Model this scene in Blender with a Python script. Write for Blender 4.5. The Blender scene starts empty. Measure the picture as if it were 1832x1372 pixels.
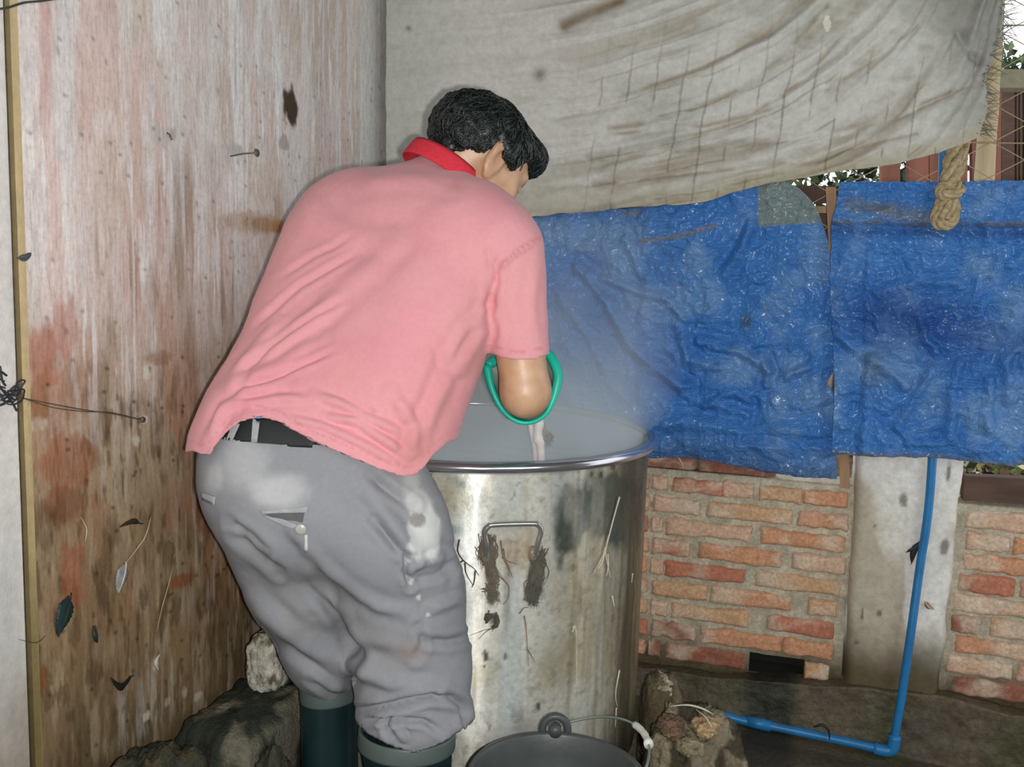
import bpy, bmesh, math, random
import numpy as np
from mathutils import Vector, Matrix
from mathutils.bvhtree import BVHTree

random.seed(7)
RNG = np.random.default_rng(7)
scn = bpy.context.scene
COL = scn.collection

# ------------------------------------------------------------------ camera
IW, IH, FPX = 1832, 1372, 1750.0
CAMZ = 1.30
PITCH, ROLL = math.radians(7.5), math.radians(1.8)
CAM = np.array([0.0, 0.0, CAMZ])
_f = np.array([0, math.cos(PITCH), -math.sin(PITCH)])
_r0 = np.array([1.0, 0, 0])
_u0 = np.array([0, math.sin(PITCH), math.cos(PITCH)])
_r = math.cos(ROLL) * _r0 + math.sin(ROLL) * _u0
_u = -math.sin(ROLL) * _r0 + math.cos(ROLL) * _u0
cam_data = bpy.data.cameras.new('camera')
cam_data.sensor_fit = 'HORIZONTAL'
cam_data.sensor_width = 36.0
cam_data.lens = FPX / IW * 36.0
cam_data.clip_start = 0.02
cam = bpy.data.objects.new('camera', cam_data)
COL.objects.link(cam)
cam.matrix_world = Matrix(((_r[0], _u[0], -_f[0], CAM[0]), (_r[1], _u[1], -_f[1], CAM[1]),
                           (_r[2], _u[2], -_f[2], CAM[2]), (0, 0, 0, 1)))
scn.camera = cam

# ------------------------------------------------------------------ light
vs = scn.view_settings
scn.display_settings.display_device = 'sRGB'
vs.view_transform = 'Standard'
vs.look = 'None'
vs.gamma = 1.0
vs.use_curve_mapping = False
vs.exposure = 0.0
scn.cycles.volume_bounces = 2
wd = bpy.data.worlds.new('daylight')
scn.world = wd
wd.use_nodes = True
wd.node_tree.nodes['Background'].inputs[0].default_value = (0.92, 0.95, 1.0, 1)
wd.node_tree.nodes['Background'].inputs[1].default_value = 1.6


def lamp(name, kind, loc, aim, watts, size, color=(1, 1, 1), cone=None, blend=0.6, size_y=None):
    d = bpy.data.lights.new(name, kind)
    d.energy = watts
    d.color = color
    if kind == 'SPOT':
        d.spot_size = math.radians(cone)
        d.spot_blend = blend
        d.shadow_soft_size = size
    elif kind == 'AREA':
        d.shape = 'RECTANGLE'
        d.size = size
        d.size_y = size_y or size
    else:
        d.shadow_soft_size = size
    o = bpy.data.objects.new(name, d)
    COL.objects.link(o)
    o.location = loc
    v = Vector(aim) - Vector(loc)
    o.rotation_euler = v.to_track_quat('-Z', 'Y').to_euler()
    return o


# the built-in flash of the hand-held camera, just beside its lens
fl = CAM + _r * 0.035 - _u * 0.02
lamp('camera_flash', 'SPOT', tuple(fl), tuple(fl + _f + _u * 0.10), 88.0, 0.012, (1.0, 0.985, 0.96), cone=100, blend=0.7)
# soft fill lamp added behind the camera to raise the dim ambient light
lamp('ambient_fill', 'AREA', (1.5, -0.9, 1.9), (0.2, 2.2, 0.9), 24.0, 1.4, (0.86, 0.97, 1.0), size_y=1.2)


# ------------------------------------------------------------------ geometry helpers
def ray(px, py):
    d = _f + _r * ((px - IW / 2) / FPX) - _u * ((py - IH / 2) / FPX)
    return d


def at(px, py, Y):
    d = ray(px, py)
    return CAM + d * (Y / d[1])


def on_plane(px, py, p0, n):
    d = ray(px, py)
    return CAM + d * (np.dot(np.asarray(p0) - CAM, n) / np.dot(d, n))


def project(P):
    q = np.asarray(P) - CAM
    z = q @ _f
    return IW / 2 + FPX * (q @ _r) / z, IH / 2 - FPX * (q @ _u) / z, z


# the two walls meet at a corner; the back wall runs right and towards the camera
CORNER = np.array([-0.37, 2.85, 0.0])
WU = np.array([math.cos(math.radians(16)), -math.sin(math.radians(16)), 0.0])   # along the back wall
WN = np.array([-math.sin(math.radians(16)), -math.cos(math.radians(16)), 0.0])  # out of the back wall
LS = WN.copy()                                                                  # along the left wall, towards the camera
LN = WU.copy()                                                                  # out of the left wall
ZU = np.array([0, 0, 1.0])


def back(t, z, off=0.0):
    return CORNER + WU * t + WN * off + ZU * z


def left(s, z, off=0.0):
    return CORNER + LS * s + LN * off + ZU * z


def back_tz(px, py, off=0.0):
    p = on_plane(px, py, CORNER + WN * off, WN) - CORNER
    return float(p @ WU), float(p[2])


def left_sz(px, py, off=0.0):
    p = on_plane(px, py, CORNER + LN * off, LN) - CORNER
    return float(p @ LS), float(p[2])


def vnoise(P, seed=0):
    P = np.asarray(P, dtype=np.float64)
    i = np.floor(P).astype(np.int64)
    f = P - i
    f = f * f * (3 - 2 * f)

    def h(dx, dy, dz):
        n = (i[:, 0] + dx) * 374761393 + (i[:, 1] + dy) * 668265263 + (i[:, 2] + dz) * 2147483647 + seed * 1274126177
        n = (n ^ (n >> 13)) * 1274126177
        n = n & 0xFFFFFFFF
        n = (n ^ (n >> 16)) & 0xFFFF
        return n / 65535.0
    x, y, z = f[:, 0], f[:, 1], f[:, 2]
    a = h(0, 0, 0) * (1 - x) + h(1, 0, 0) * x
    b = h(0, 1, 0) * (1 - x) + h(1, 1, 0) * x
    c = h(0, 0, 1) * (1 - x) + h(1, 0, 1) * x
    d = h(0, 1, 1) * (1 - x) + h(1, 1, 1) * x
    return (a * (1 - y) + b * y) * (1 - z) + (c * (1 - y) + d * y) * z


def fbm(P, seed=0, octaves=4, gain=0.5):
    P = np.asarray(P, dtype=np.float64)
    s, amp, tot = 0, 1.0, 0
    for k in range(octaves):
        s = s + amp * vnoise(P * 2 ** k + k * 17.3, seed + k)
        tot += amp
        amp *= gain
    return s / tot


def ridged(P, seed=0, octaves=3, gain=0.5):
    s, amp, tot = 0, 1.0, 0
    P = np.asarray(P, dtype=np.float64)
    for k in range(octaves):
        s = s + amp * (1 - np.abs(2 * vnoise(P * 2 ** k + k * 9.1, seed + k) - 1))
        tot += amp
        amp *= gain
    return s / tot


def sstep(a, b, x):
    t = np.clip((x - a) / (b - a), 0, 1)
    return t * t * (3 - 2 * t)


def col3(x, y):
    return np.stack([x, y, np.zeros_like(x)], axis=1)


def srgb(r, g, b):
    def f(c):
        c /= 255.0
        return c / 12.92 if c <= 0.04045 else ((c + 0.055) / 1.055) ** 2.4
    return (f(r), f(g), f(b))


# ------------------------------------------------------------------ objects
def mesh_obj(name, verts, faces, mat=None, parent=None, smooth=True, colors=None, uv=None):
    me = bpy.data.meshes.new(name)
    verts = np.asarray(verts, dtype=np.float32)
    if isinstance(faces, np.ndarray) and len(faces):
        nf, k = faces.shape
        me.vertices.add(len(verts))
        me.vertices.foreach_set('co', verts.ravel())
        me.loops.add(nf * k)
        me.loops.foreach_set('vertex_index', faces.astype(np.int32).ravel())
        me.polygons.add(nf)
        me.polygons.foreach_set('loop_start', np.arange(0, nf * k, k, dtype=np.int32))
        me.polygons.foreach_set('loop_total', np.full(nf, k, dtype=np.int32))
        me.update(calc_edges=True)
        me.validate()
    else:
        me.from_pydata([tuple(map(float, v)) for v in verts], [], [tuple(int(i) for i in f) for f in faces])
        me.update()
    if smooth:
        me.polygons.foreach_set('use_smooth', np.ones(len(me.polygons), dtype=bool))
    if colors is not None:
        a = me.color_attributes.new('paint', 'FLOAT_COLOR', 'POINT')
        c = np.ones((len(verts), 4), dtype=np.float32)
        c[:, :3] = colors
        a.data.foreach_set('color', c.ravel())
    if uv is not None:
        lay = me.uv_layers.new(name='uv')
        li = np.empty(len(me.loops), dtype=np.int32)
        me.loops.foreach_get('vertex_index', li)
        lay.data.foreach_set('uv', np.asarray(uv, dtype=np.float32)[li].ravel())
    o = bpy.data.objects.new(name, me)
    COL.objects.link(o)
    if mat:
        me.materials.append(mat)
    if parent:
        o.parent = parent
        o.matrix_parent_inverse = Matrix.Translation(-Vector(parent.location))
    return o


def tag(o, label=None, cat=None, group=None, kind=None):
    if label: o['label'] = label
    if cat: o['category'] = cat
    if group: o['group'] = group
    if kind: o['kind'] = kind
    return o


def thing(name, loc, label, cat, group=None):
    o = bpy.data.objects.new(name, None)
    COL.objects.link(o)
    o.location = tuple(float(v) for v in loc)
    o.empty_display_size = 0.05
    return tag(o, label, cat, group)


def struct(name, *a, **k):
    o = mesh_obj(name, *a, **k)
    o['kind'] = 'structure'
    return o


class MB:
    """collects shapes that belong to ONE mesh"""
    def __init__(self):
        self.v, self.f, self.c = [], [], []

    def add(self, verts, faces, color=(1, 1, 1)):
        n = len(self.v)
        self.v += [tuple(map(float, p)) for p in verts]
        self.f += [tuple(int(i) + n for i in f) for f in faces]
        self.c += [color] * len(verts)
        return self

    def box(self, c, ax, ay, az, color=(1, 1, 1)):
        c, ax, ay, az = map(np.asarray, (c, ax, ay, az))
        vs_ = [c + sx * ax + sy * ay + sz * az for sx in (-1, 1) for sy in (-1, 1) for sz in (-1, 1)]
        return self.add(vs_, [(0, 1, 3, 2), (4, 6, 7, 5), (0, 4, 5, 1), (2, 3, 7, 6), (0, 2, 6, 4), (1, 5, 7, 3)], color)

    def tube(self, pts, radii, n=8, color=(1, 1, 1), cap=True):
        pts = [np.asarray(p, float) for p in pts]
        if np.isscalar(radii):
            radii = [radii] * len(pts)
        rings = []
        prev = None
        for i, p in enumerate(pts):
            d = pts[min(i + 1, len(pts) - 1)] - pts[max(i - 1, 0)]
            d = d / (np.linalg.norm(d) + 1e-9)
            if prev is None:
                a = np.array([0, 0, 1.0]) if abs(d[2]) < 0.9 else np.array([1.0, 0, 0])
                x = np.cross(d, a)
            else:
                x = prev - d * (prev @ d)
            x /= np.linalg.norm(x) + 1e-9
            prev = x
            y = np.cross(d, x)
            rings.append([p + radii[i] * (x * math.cos(2 * math.pi * k / n) + y * math.sin(2 * math.pi * k / n)) for k in range(n)])
        verts = [q for r_ in rings for q in r_]
        faces = []
        for i in range(len(rings) - 1):
            for k in range(n):
                faces.append((i * n + k, i * n + (k + 1) % n, (i + 1) * n + (k + 1) % n, (i + 1) * n + k))
        if cap:
            faces.append(tuple(range(n))[::-1])
            faces.append(tuple(range((len(rings) - 1) * n, len(rings) * n)))
        return self.add(verts, faces, color)

    def build(self, name, mat, parent=None, smooth=True, colored=False):
        return mesh_obj(name, np.array(self.v), self.f, mat, parent, smooth, colors=np.array(self.c) if colored else None)


def spline(pts, n=24):
    """Catmull-Rom through pts"""
    P = [np.asarray(p, float) for p in pts]
    if len(P) == 2:
        return [P[0] + (P[1] - P[0]) * k / (n - 1) for k in range(n)]
    P = [2 * P[0] - P[1]] + P + [2 * P[-1] - P[-2]]
    m = len(P) - 3
    out = []
    for k in range(n):
        t = k / (n - 1) * m
        i = min(int(t), m - 1)
        t -= i
        a, b, c, d = P[i:i + 4]
        out.append(0.5 * (2 * b + (c - a) * t + (2 * a - 5 * b + 4 * c - d) * t * t + (3 * b - a - 3 * c + d) * t ** 3))
    return out


def polyline_resample(P, n):
    P = np.asarray(P, float)
    L = np.r_[0, np.cumsum(np.linalg.norm(np.diff(P, axis=0), axis=1))]
    s = np.linspace(0, L[-1], n)
    return np.stack([np.interp(s, L, P[:, k]) for k in range(P.shape[1])], 1)


def grid_faces(nu, nv):
    """quads of a vertex grid indexed i*nv+j"""
    i, j = np.meshgrid(np.arange(nu - 1), np.arange(nv - 1), indexing='ij')
    a = (i * nv + j).ravel()
    return np.stack([a, a + nv, a + nv + 1, a + 1], 1)


def vert_normals(V, F):
    n = np.zeros_like(V)
    a, b, c, d = (V[F[:, k]] for k in range(4))
    fn = np.cross(c - a, d - b)
    for k in range(4):
        np.add.at(n, F[:, k], fn)
    return n / (np.linalg.norm(n, axis=1, keepdims=True) + 1e-12)


class Surf:
    """shoots the photograph's sight lines at a finished surface to find where things cling to it"""
    def __init__(self, V, F):
        self.b = BVHTree.FromPolygons([tuple(map(float, v)) for v in V], [tuple(map(int, f)) for f in F])

    def hit(self, px, py, off=0.0):
        d = ray(px, py)
        h, n, i, dist = self.b.ray_cast(Vector(CAM), Vector(d).normalized())
        if h is None:
            return None, None
        h, n = np.array(h), np.array(n)
        if n @ d > 0:
            n = -n
        return h + n * off, n


# ------------------------------------------------------------------ surface nets
def smin(a, b, k):
    h = np.clip(0.5 + 0.5 * (b - a) / k, 0, 1)
    return b + (a - b) * h - k * h * (1 - h)


def cone(P, a, b, r1, r2):
    a, b = np.asarray(a, np.float32), np.asarray(b, np.float32)
    ab = b - a
    pa = P - a
    t = np.clip((pa @ ab) / (ab @ ab + 1e-12), 0, 1)
    return np.linalg.norm(pa - t[:, None] * ab, axis=1) - (r1 + (r2 - r1) * t)


def ellipsoid(P, c, M, r):
    """M rows: local axes"""
    q = (P - np.asarray(c, np.float32)) @ np.asarray(M, np.float32).T
    r = np.asarray(r, np.float32)
    k0 = np.linalg.norm(q / r, axis=1)
    k1 = np.linalg.norm(q / (r * r), axis=1) + 1e-9
    return k0 * (k0 - 1) / k1


def nets(fn, lo, hi, h, B=24):
    lo, hi = np.asarray(lo, float), np.asarray(hi, float)
    N = np.ceil((hi - lo) / h).astype(int) + 1
    F = np.full(tuple(N), 1.0, np.float32)
    for i in range(0, N[0], B):
        for j in range(0, N[1], B):
            for k in range(0, N[2], B):
                e = np.minimum([i + B, j + B, k + B], N)
                c = lo + h * (np.array([i, j, k]) + e - 1) / 2
                R = h * np.linalg.norm(e - 1 - np.array([i, j, k])) / 2 + 3 * h
                dc = float(fn(c[None].astype(np.float32))[0])
                if abs(dc) > R * 1.25 + 0.02:
                    F[i:e[0], j:e[1], k:e[2]] = dc
                    continue
                g = np.stack(np.meshgrid(*[lo[q] + h * np.arange([i, j, k][q], e[q]) for q in range(3)], indexing='ij'), -1)
                sh = g.shape[:3]
                F[i:e[0], j:e[1], k:e[2]] = fn(g.reshape(-1, 3).astype(np.float32)).reshape(sh)
    S = F < 0
    cnt = np.zeros(tuple(N - 1), np.int8)
    for d in np.ndindex(2, 2, 2):
        cnt += S[d[0]:N[0] - 1 + d[0], d[1]:N[1] - 1 + d[1], d[2]:N[2] - 1 + d[2]]
    act = np.argwhere((cnt > 0) & (cnt < 8))
    idx = np.full(tuple(N - 1), -1, np.int32)
    idx[act[:, 0], act[:, 1], act[:, 2]] = np.arange(len(act))
    cor = {d: F[act[:, 0] + d[0], act[:, 1] + d[1], act[:, 2] + d[2]] for d in np.ndindex(2, 2, 2)}
    sm, n = np.zeros((len(act), 3)), np.zeros(len(act))
    for d in cor:
        for ax in range(3):
            if d[ax] == 0:
                e = list(d)
                e[ax] = 1
                e = tuple(e)
                a, b = cor[d], cor[e]
                m = (a < 0) != (b < 0)
                t = np.where(m, a / np.where(a == b, 1, a - b), 0)
                p = np.tile(np.array(d, float), (len(act), 1))
                p[:, ax] += t
                sm[m] += p[m]
                n += m
    V = lo + h * (act + sm / np.maximum(n, 1)[:, None])
    quads = []
    for ax in range(3):
        b, c = [(1, 2), (2, 0), (0, 1)][ax]
        sl0 = [slice(None)] * 3
        sl1 = [slice(None)] * 3
        sl0[ax] = slice(0, -1)
        sl1[ax] = slice(1, None)
        A, Bq = S[tuple(sl0)], S[tuple(sl1)]
        E = np.argwhere(A != Bq)
        E = E[(E[:, b] > 0) & (E[:, c] > 0) & (E[:, b] < N[b] - 1) & (E[:, c] < N[c] - 1)]
        flip = ~A[E[:, 0], E[:, 1], E[:, 2]]

        def cell(db, dc):
            q = E.copy()
            q[:, b] -= db
            q[:, c] -= dc
            return idx[q[:, 0], q[:, 1], q[:, 2]]
        Q = np.stack([cell(1, 1), cell(0, 1), cell(0, 0), cell(1, 0)], 1)
        Q[flip] = Q[flip][:, ::-1]
        quads.append(Q)
    Q = np.concatenate(quads)
    Q = Q[(Q >= 0).all(1)]
    return V, Q


def relax(V, F, it=2, lam=0.5):
    E = np.concatenate([F[:, [0, 1]], F[:, [1, 2]], F[:, [2, 3]], F[:, [3, 0]]])
    E = np.concatenate([E, E[:, ::-1]])
    deg = np.bincount(E[:, 0], minlength=len(V)).astype(float)[:, None]
    for _ in range(it):
        s = np.zeros_like(V)
        for k in range(3):
            s[:, k] = np.bincount(E[:, 0], weights=V[E[:, 1], k], minlength=len(V))
        V = V + lam * (s / np.maximum(deg, 1) - V)
    return V


def compact(V, F, keepF, *extra):
    F = F[keepF]
    used = np.zeros(len(V), bool)
    used[F.ravel()] = True
    m = np.cumsum(used) - 1
    return (V[used], m[F]) + tuple(e[used] for e in extra)


# ------------------------------------------------------------------ materials
def nodes_of(name):
    m = bpy.data.materials.new(name)
    m.use_nodes = True
    nt = m.node_tree
    b = nt.nodes['Principled BSDF']
    return m, nt, b


def N(nt, kind, **k):
    n = nt.nodes.new(kind)
    for a, v in k.items():
        if a.startswith('i_'):
            key = a[2:]
            key = int(key) if key.isdigit() else key.replace('_', ' ')
            n.inputs[key].default_value = v
        else:
            setattr(n, a, v)
    return n


def mix(nt, fac, a, b, mode='MIX'):
    n = nt.nodes.new('ShaderNodeMix')
    n.data_type = 'RGBA'
    n.blend_type = mode
    n.clamp_factor = True
    for sock, v in ((n.inputs[0], fac), (n.inputs[6], a), (n.inputs[7], b)):
        if hasattr(v, 'is_output'):
            nt.links.new(v, sock)
        elif isinstance(v, (int, float)):
            sock.default_value = v
        else:
            sock.default_value = (*v, 1)
    return n.outputs[2]


def ramp(nt, src, stops):
    n = nt.nodes.new('ShaderNodeValToRGB')
    nt.links.new(src, n.inputs[0])
    cr = n.color_ramp
    while len(cr.elements) < len(stops):
        cr.elements.new(0.5)
    for e, (p, c) in zip(cr.elements, stops):
        e.position = p
        e.color = (*(c if not np.isscalar(c) else (c, c, c)), 1)
    return n.outputs[0]


def noise(nt, scale, detail=4, rough=0.55, stretch=None, coord='Object', dist=0.0):
    tc = nt.nodes.new('ShaderNodeTexCoord')
    src = tc.outputs[coord]
    if stretch is not None:
        mp = nt.nodes.new('ShaderNodeMapping')
        mp.inputs['Scale'].default_value = stretch
        nt.links.new(src, mp.inputs[0])
        src = mp.outputs[0]
    n = nt.nodes.new('ShaderNodeTexNoise')
    n.inputs['Scale'].default_value = scale
    n.inputs['Detail'].default_value = detail
    n.inputs['Roughness'].default_value = rough
    n.inputs['Distortion'].default_value = dist
    nt.links.new(src, n.inputs['Vector'])
    return n.outputs[0]


def bump(nt, b, height, strength=0.3, dist=0.01):
    n = nt.nodes.new('ShaderNodeBump')
    n.inputs['Strength'].default_value = strength
    n.inputs['Distance'].default_value = dist
    nt.links.new(height, n.inputs['Height'])
    nt.links.new(n.outputs[0], b.inputs['Normal'])


def paint(nt):
    return N(nt, 'ShaderNodeVertexColor', layer_name='paint').outputs[0]


def simple(name, color, rough=0.6, metal=0.0, var=0.12, scale=30, bumps=0.0, spec=0.5, painted=False, bscale=None, stretch=None):
    m, nt, b = nodes_of(name)
    base = paint(nt) if painted else None
    nz = noise(nt, scale, stretch=stretch)
    lo = tuple(c * (1 - var) for c in ((1, 1, 1) if painted else color))
    hi = tuple(min(c * (1 + var), 1.0) if not painted else 1 + var for c in ((1, 1, 1) if painted else color))
    c = ramp(nt, nz, [(0.3, lo), (0.7, hi)])
    if painted:
        c = mix(nt, 1.0, base, c, 'MULTIPLY')
    nt.links.new(c, b.inputs['Base Color'])
    b.inputs['Roughness'].default_value = rough
    b.inputs['Metallic'].default_value = metal
    b.inputs['Specular IOR Level'].default_value = spec
    if bumps:
        bump(nt, b, noise(nt, bscale or scale * 4, stretch=stretch), bumps)
    return m

# ================================================================== THE SETTING
def at_z(px, py, z):
    d = ray(px, py)
    return CAM + d * ((z - CAMZ) / d[2])


# ---- floor: wet dark concrete
def build_floor():
    xs, ys = np.linspace(-1.6, 2.3, 130), np.linspace(-1.3, 3.2, 150)
    X, Y = np.meshgrid(xs, ys, indexing='ij')
    X, Y = X.ravel(), Y.ravel()
    P = col3(X, Y)
    Z = 0.012 * (fbm(P * 5, 3) - 0.6) - 0.004
    c = np.array(srgb(92, 84, 66))[None] * (0.55 + 0.9 * fbm(P * 4, 5)[:, None])
    m, nt, b = nodes_of('wet_concrete')
    base = mix(nt, 1.0, paint(nt), ramp(nt, noise(nt, 45, 6), [(0.3, 0.55), (0.7, 1.15)]), 'MULTIPLY')
    nt.links.new(base, b.inputs['Base Color'])
    rr = ramp(nt, noise(nt, 5, 3), [(0.4, 0.25), (0.6, 0.75)])
    nt.links.new(rr, b.inputs['Roughness'])
    bump(nt, b, noise(nt, 60, 5), 0.4, 0.006)
    return struct('floor', np.stack([X, Y, Z], 1), grid_faces(130, 150)[:, ::-1], m, colors=c)


build_floor()

rough_plaster = simple('grey_plaster', srgb(120, 116, 104), 0.9, var=0.2, scale=8, bumps=0.2)
dark_boards = simple('dark_boards', srgb(70, 62, 52), 0.9, var=0.2, scale=12)
S_END = 2.75


def slab(name, p, q, h0, h1, nrm, thick, mat):
    p, q, n = np.asarray(p, float), np.asarray(q, float), np.asarray(nrm, float)
    c = (p + q) / 2 - n * thick / 2
    mb = MB().box((c[0], c[1], (h0 + h1) / 2), (q - p) / 2, n * thick / 2, ZU * (h1 - h0) / 2)
    o = mb.build(name, mat, smooth=False)
    o['kind'] = 'structure'
    return o


EL = left(S_END, 0)
ER = back(2.45, 0)
slab('wall_rear', (EL[0], -1.25, 0), (2.2, -1.25, 0), 0, 2.6, (0, 1, 0), 0.08, rough_plaster)
slab('wall_right', (2.2, -1.25, 0), (2.2, 1.3, 0), 0, 2.6, (-1, 0, 0), 0.08, rough_plaster)
mbc = MB().box((0.35, 0.8, 2.64), (2.05, 0, 0), (0, 2.25, 0), (0, 0, 0.03))
oc = mbc.build('ceiling', dark_boards, smooth=False)
oc['kind'] = 'structure'


# ---- left wall: a big board, once white, stained pink and brown
def build_left_wall():
    ns, nz = 420, 460
    s = np.linspace(0.0, 1.395, ns)
    z = np.linspace(0.0, 2.6, nz)
    Sg, Zg = np.meshgrid(s, z, indexing='ij')
    Sg, Zg = Sg.ravel(), Zg.ravel()

    def nz2(a, b, seed, o=4):
        return fbm(col3(Sg * a, Zg * b), seed, o)
    C = lambda *k: np.array(srgb(*k))[None]
    c = np.tile(C(226, 212, 205), (len(Sg), 1))

    def over(c, col, a):
        a = np.clip(a, 0, 1)[:, None]
        return c * (1 - a) + col * a
    c = over(c, C(222, 194, 184), sstep(0.40, 0.66, nz2(9, 4.0, 11)) * 0.7)
    c = over(c, C(208, 192, 174), sstep(0.46, 0.68, nz2(6, 5.0, 12)) * 0.6)
    streak = nz2(34, 1.6, 13)
    c = over(c, C(234, 229, 225), sstep(0.48, 0.66, streak) * 0.6 * sstep(0.7, 1.25, Zg))
    c = over(c, C(234, 229, 225), sstep(0.54, 0.68, nz2(70, 16, 14)) * 0.5)
    # long stripes of bare and stained paint
    for x0, x1, y0, y1, col, al in ((20, 72, -60, 640, (214, 211, 206), .75), (74, 98, -60, 235, (188, 132, 122), .8),
                                    (97, 142, -60, 300, (214, 214, 214), .8), (138, 168, 110, 270, (192, 146, 128), .6),
                                    (180, 210, -60, 60, (188, 138, 128), .5), (300, 345, 300, 620, (214, 208, 202), .55),
                                    (370, 390, 300, 420, (176, 146, 116), .5), (405, 440, 10, 330, (212, 202, 196), .45),
                                    (470, 480, -60, 330, (216, 205, 198), .5), (150, 165, 430, 620, (212, 200, 194), .6),
                                    (640, 690, -60, 420, (218, 217, 212), .85), (560, 585, -60, 260, (172, 146, 130), .5)):
        (s0, z0), (s1, z1) = left_sz(x0, (y0 + y1) / 2), left_sz(x1, (y0 + y1) / 2)
        xm = (x0 + x1) / 2
        zt, zb = left_sz(xm, y0)[1], left_sz(xm, y1)[1]
        lo, hi = min(s0, s1), max(s0, s1)
        w = (hi - lo) * 0.3
        ss = Sg + 0.03 * (nz2(8, 6, 41) - 0.5)
        m = sstep(lo - w, lo + w, ss) * (1 - sstep(hi - w, hi + w, ss)) * sstep(zb - .05, zb + .05, Zg + 0.14 * (nz2(30, 3, 42) - 0.5)) * (1 - sstep(zt, zt + .08, Zg))
        c = over(c, C(*[int(q + (224 - q) * .3) for q in col]), m * al * .75)
    # the brown splash zone, reddest at the left
    zz = Zg + 0.34 * (nz2(6, 2.2, 15) - 0.5) + 0.20 * (nz2(30, 2.0, 16) - 0.5) - 0.10 * sstep(0.7, 0.25, Sg)
    brown = 1 - sstep(0.88, 1.30, zz)
    c = over(c, C(172, 148, 118), brown * 0.92)
    c = over(c, C(182, 128, 100), (1 - sstep(0.98, 1.28, zz)) * sstep(0.45, 0.66, nz2(7, 4, 17)) * sstep(0.45, 1.15, Sg) * 0.7)
    c = over(c, C(144, 120, 86), (1 - sstep(0.68, 1.0, zz)) * 0.75)
    c = over(c, C(160, 112, 82), (1 - sstep(0.8, 1.0, zz)) * sstep(0.5, 0.66, nz2(8, 5, 27)) * 0.5)
    c = over(c, C(92, 80, 56), (1 - sstep(0.38, 0.70, zz)) * 0.75)
    c = over(c, C(190, 168, 138), brown * sstep(0.55, 0.70, nz2(60, 9, 18)) * 0.45)
    c = over(c, C(104, 80, 54), brown * sstep(0.55, 0.70, nz2(36, 14, 19)) * 0.6)
    # fresh scrapes down to the white, and runs of brown splash between them
    w2 = sstep(0.55, 0.66, nz2(95, 7, 51)) * sstep(0.42, 0.6, nz2(9, 3, 52))
    c = over(c, C(238, 234, 230), w2 * (0.75 * sstep(0.95, 1.2, zz) + 0.22))
    c = over(c, C(150, 122, 92), sstep(0.56, 0.68, nz2(70, 5, 53)) * sstep(0.45, 0.6, nz2(6, 3, 54)) * (1 - sstep(1.25, 1.5, zz)) * 0.55)
    c = over(c, C(92, 72, 48), sstep(0.60, 0.70, nz2(85, 22, 55)) * (1 - sstep(0.9, 1.15, zz)) * 0.6)
    # single stains
    for px, py, rx, ry, col, al in ((520, 188, 15, 36, (74, 62, 40), 1), (524, 205, 10, 24, (70, 58, 38), 1), (490, 403, 52, 15, (186, 132, 84), .7),
                                    (455, 398, 60, 22, (178, 142, 104), .5), (505, 410, 18, 12, (180, 116, 66), .7), (262, 668, 8, 16, (226, 220, 208), .9),
                                    (243, 787, 8, 9, (214, 204, 188), .8), (258, 750, 7, 8, (228, 220, 212), .9), (508, 254, 10, 16, (160, 154, 146), .7),
                                    (288, 245, 20, 26, (206, 200, 198), .7), (420, 268, 16, 14, (190, 186, 180), .8), (75, 640, 34, 60, (172, 96, 66), .6),
                                    (115, 590, 28, 70, (182, 110, 86), .5), (285, 640, 30, 14, (146, 104, 68), .5), (110, 905, 44, 40, (120, 62, 40), .5),
                                    (325, 1040, 26, 16, (150, 84, 44), .7), (75, 1215, 16, 26, (140, 80, 38), .6), (130, 1020, 24, 70, (168, 84, 60), .5),
                                    (365, 920, 18, 40, (136, 76, 44), .5), (70, 720, 20, 60, (150, 96, 56), .6), (120, 830, 60, 60, (160, 88, 58), .5),
                                    (310, 240, 5, 12, (120, 106, 96), .4), (278, 1188, 6, 13, (216, 202, 190), .9), (355, 1245, 10, 8, (206, 196, 176), .7),
                                    (262, 1280, 7, 9, (214, 206, 190), .8), (330, 1240, 5, 12, (190, 182, 164), .7), (300, 1255, 7, 8, (190, 178, 156), .6),
                                    (70, 760, 22, 14, (206, 192, 172), .6), (38, 790, 10, 60, (196, 186, 160), .7), (295, 780, 22, 24, (186, 166, 144), .5)):
        s0, z0 = left_sz(px, py)
        ds = abs(left_sz(px + rx, py)[0] - s0)
        dz = abs(left_sz(px, py + ry)[1] - z0)
        d = np.sqrt(((Sg - s0) / ds) ** 2 + ((Zg - z0) / dz) ** 2) + 0.9 * (nz2(55, 40, int(px) % 97, 3) - 0.5)
        c = over(c, C(*col), (1 - sstep(0.65, 1.05, d)) * al)
    # pin-prick specks
    sp = RNG.random((260, 2)) * [1.38, 1.4] + [0.0, 0.35]
    for a, b_ in sp:
        k = np.nonzero((np.abs(Sg - a) < 0.02) & (np.abs(Zg - b_) < 0.02))[0]
        d = np.hypot((Sg[k] - a) / 0.006, (Zg[k] - b_) / 0.004)
        al = (1 - sstep(0.5, 1.2, d))[:, None] * (0.7 if b_ < 1.1 else 0.45)
        c[k] = c[k] * (1 - al) + C(58, 40, 30) * al
    off = 0.0015 * (nz2(20, 3, 33) - 0.5) + 0.0008 * (nz2(90, 20, 34) - 0.5)
    V = CORNER[None] + Sg[:, None] * LS + Zg[:, None] * ZU + off[:, None] * LN
    m, nt, b = nodes_of('stained_board')
    # fine vertical brush streaks run down the board
    tc = N(nt, 'ShaderNodeUVMap', uv_map='uv')
    mp = N(nt, 'ShaderNodeMapping')
    mp.inputs['Scale'].default_value = (150, 22, 1)
    nt.links.new(tc.outputs[0], mp.inputs[0])
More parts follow.
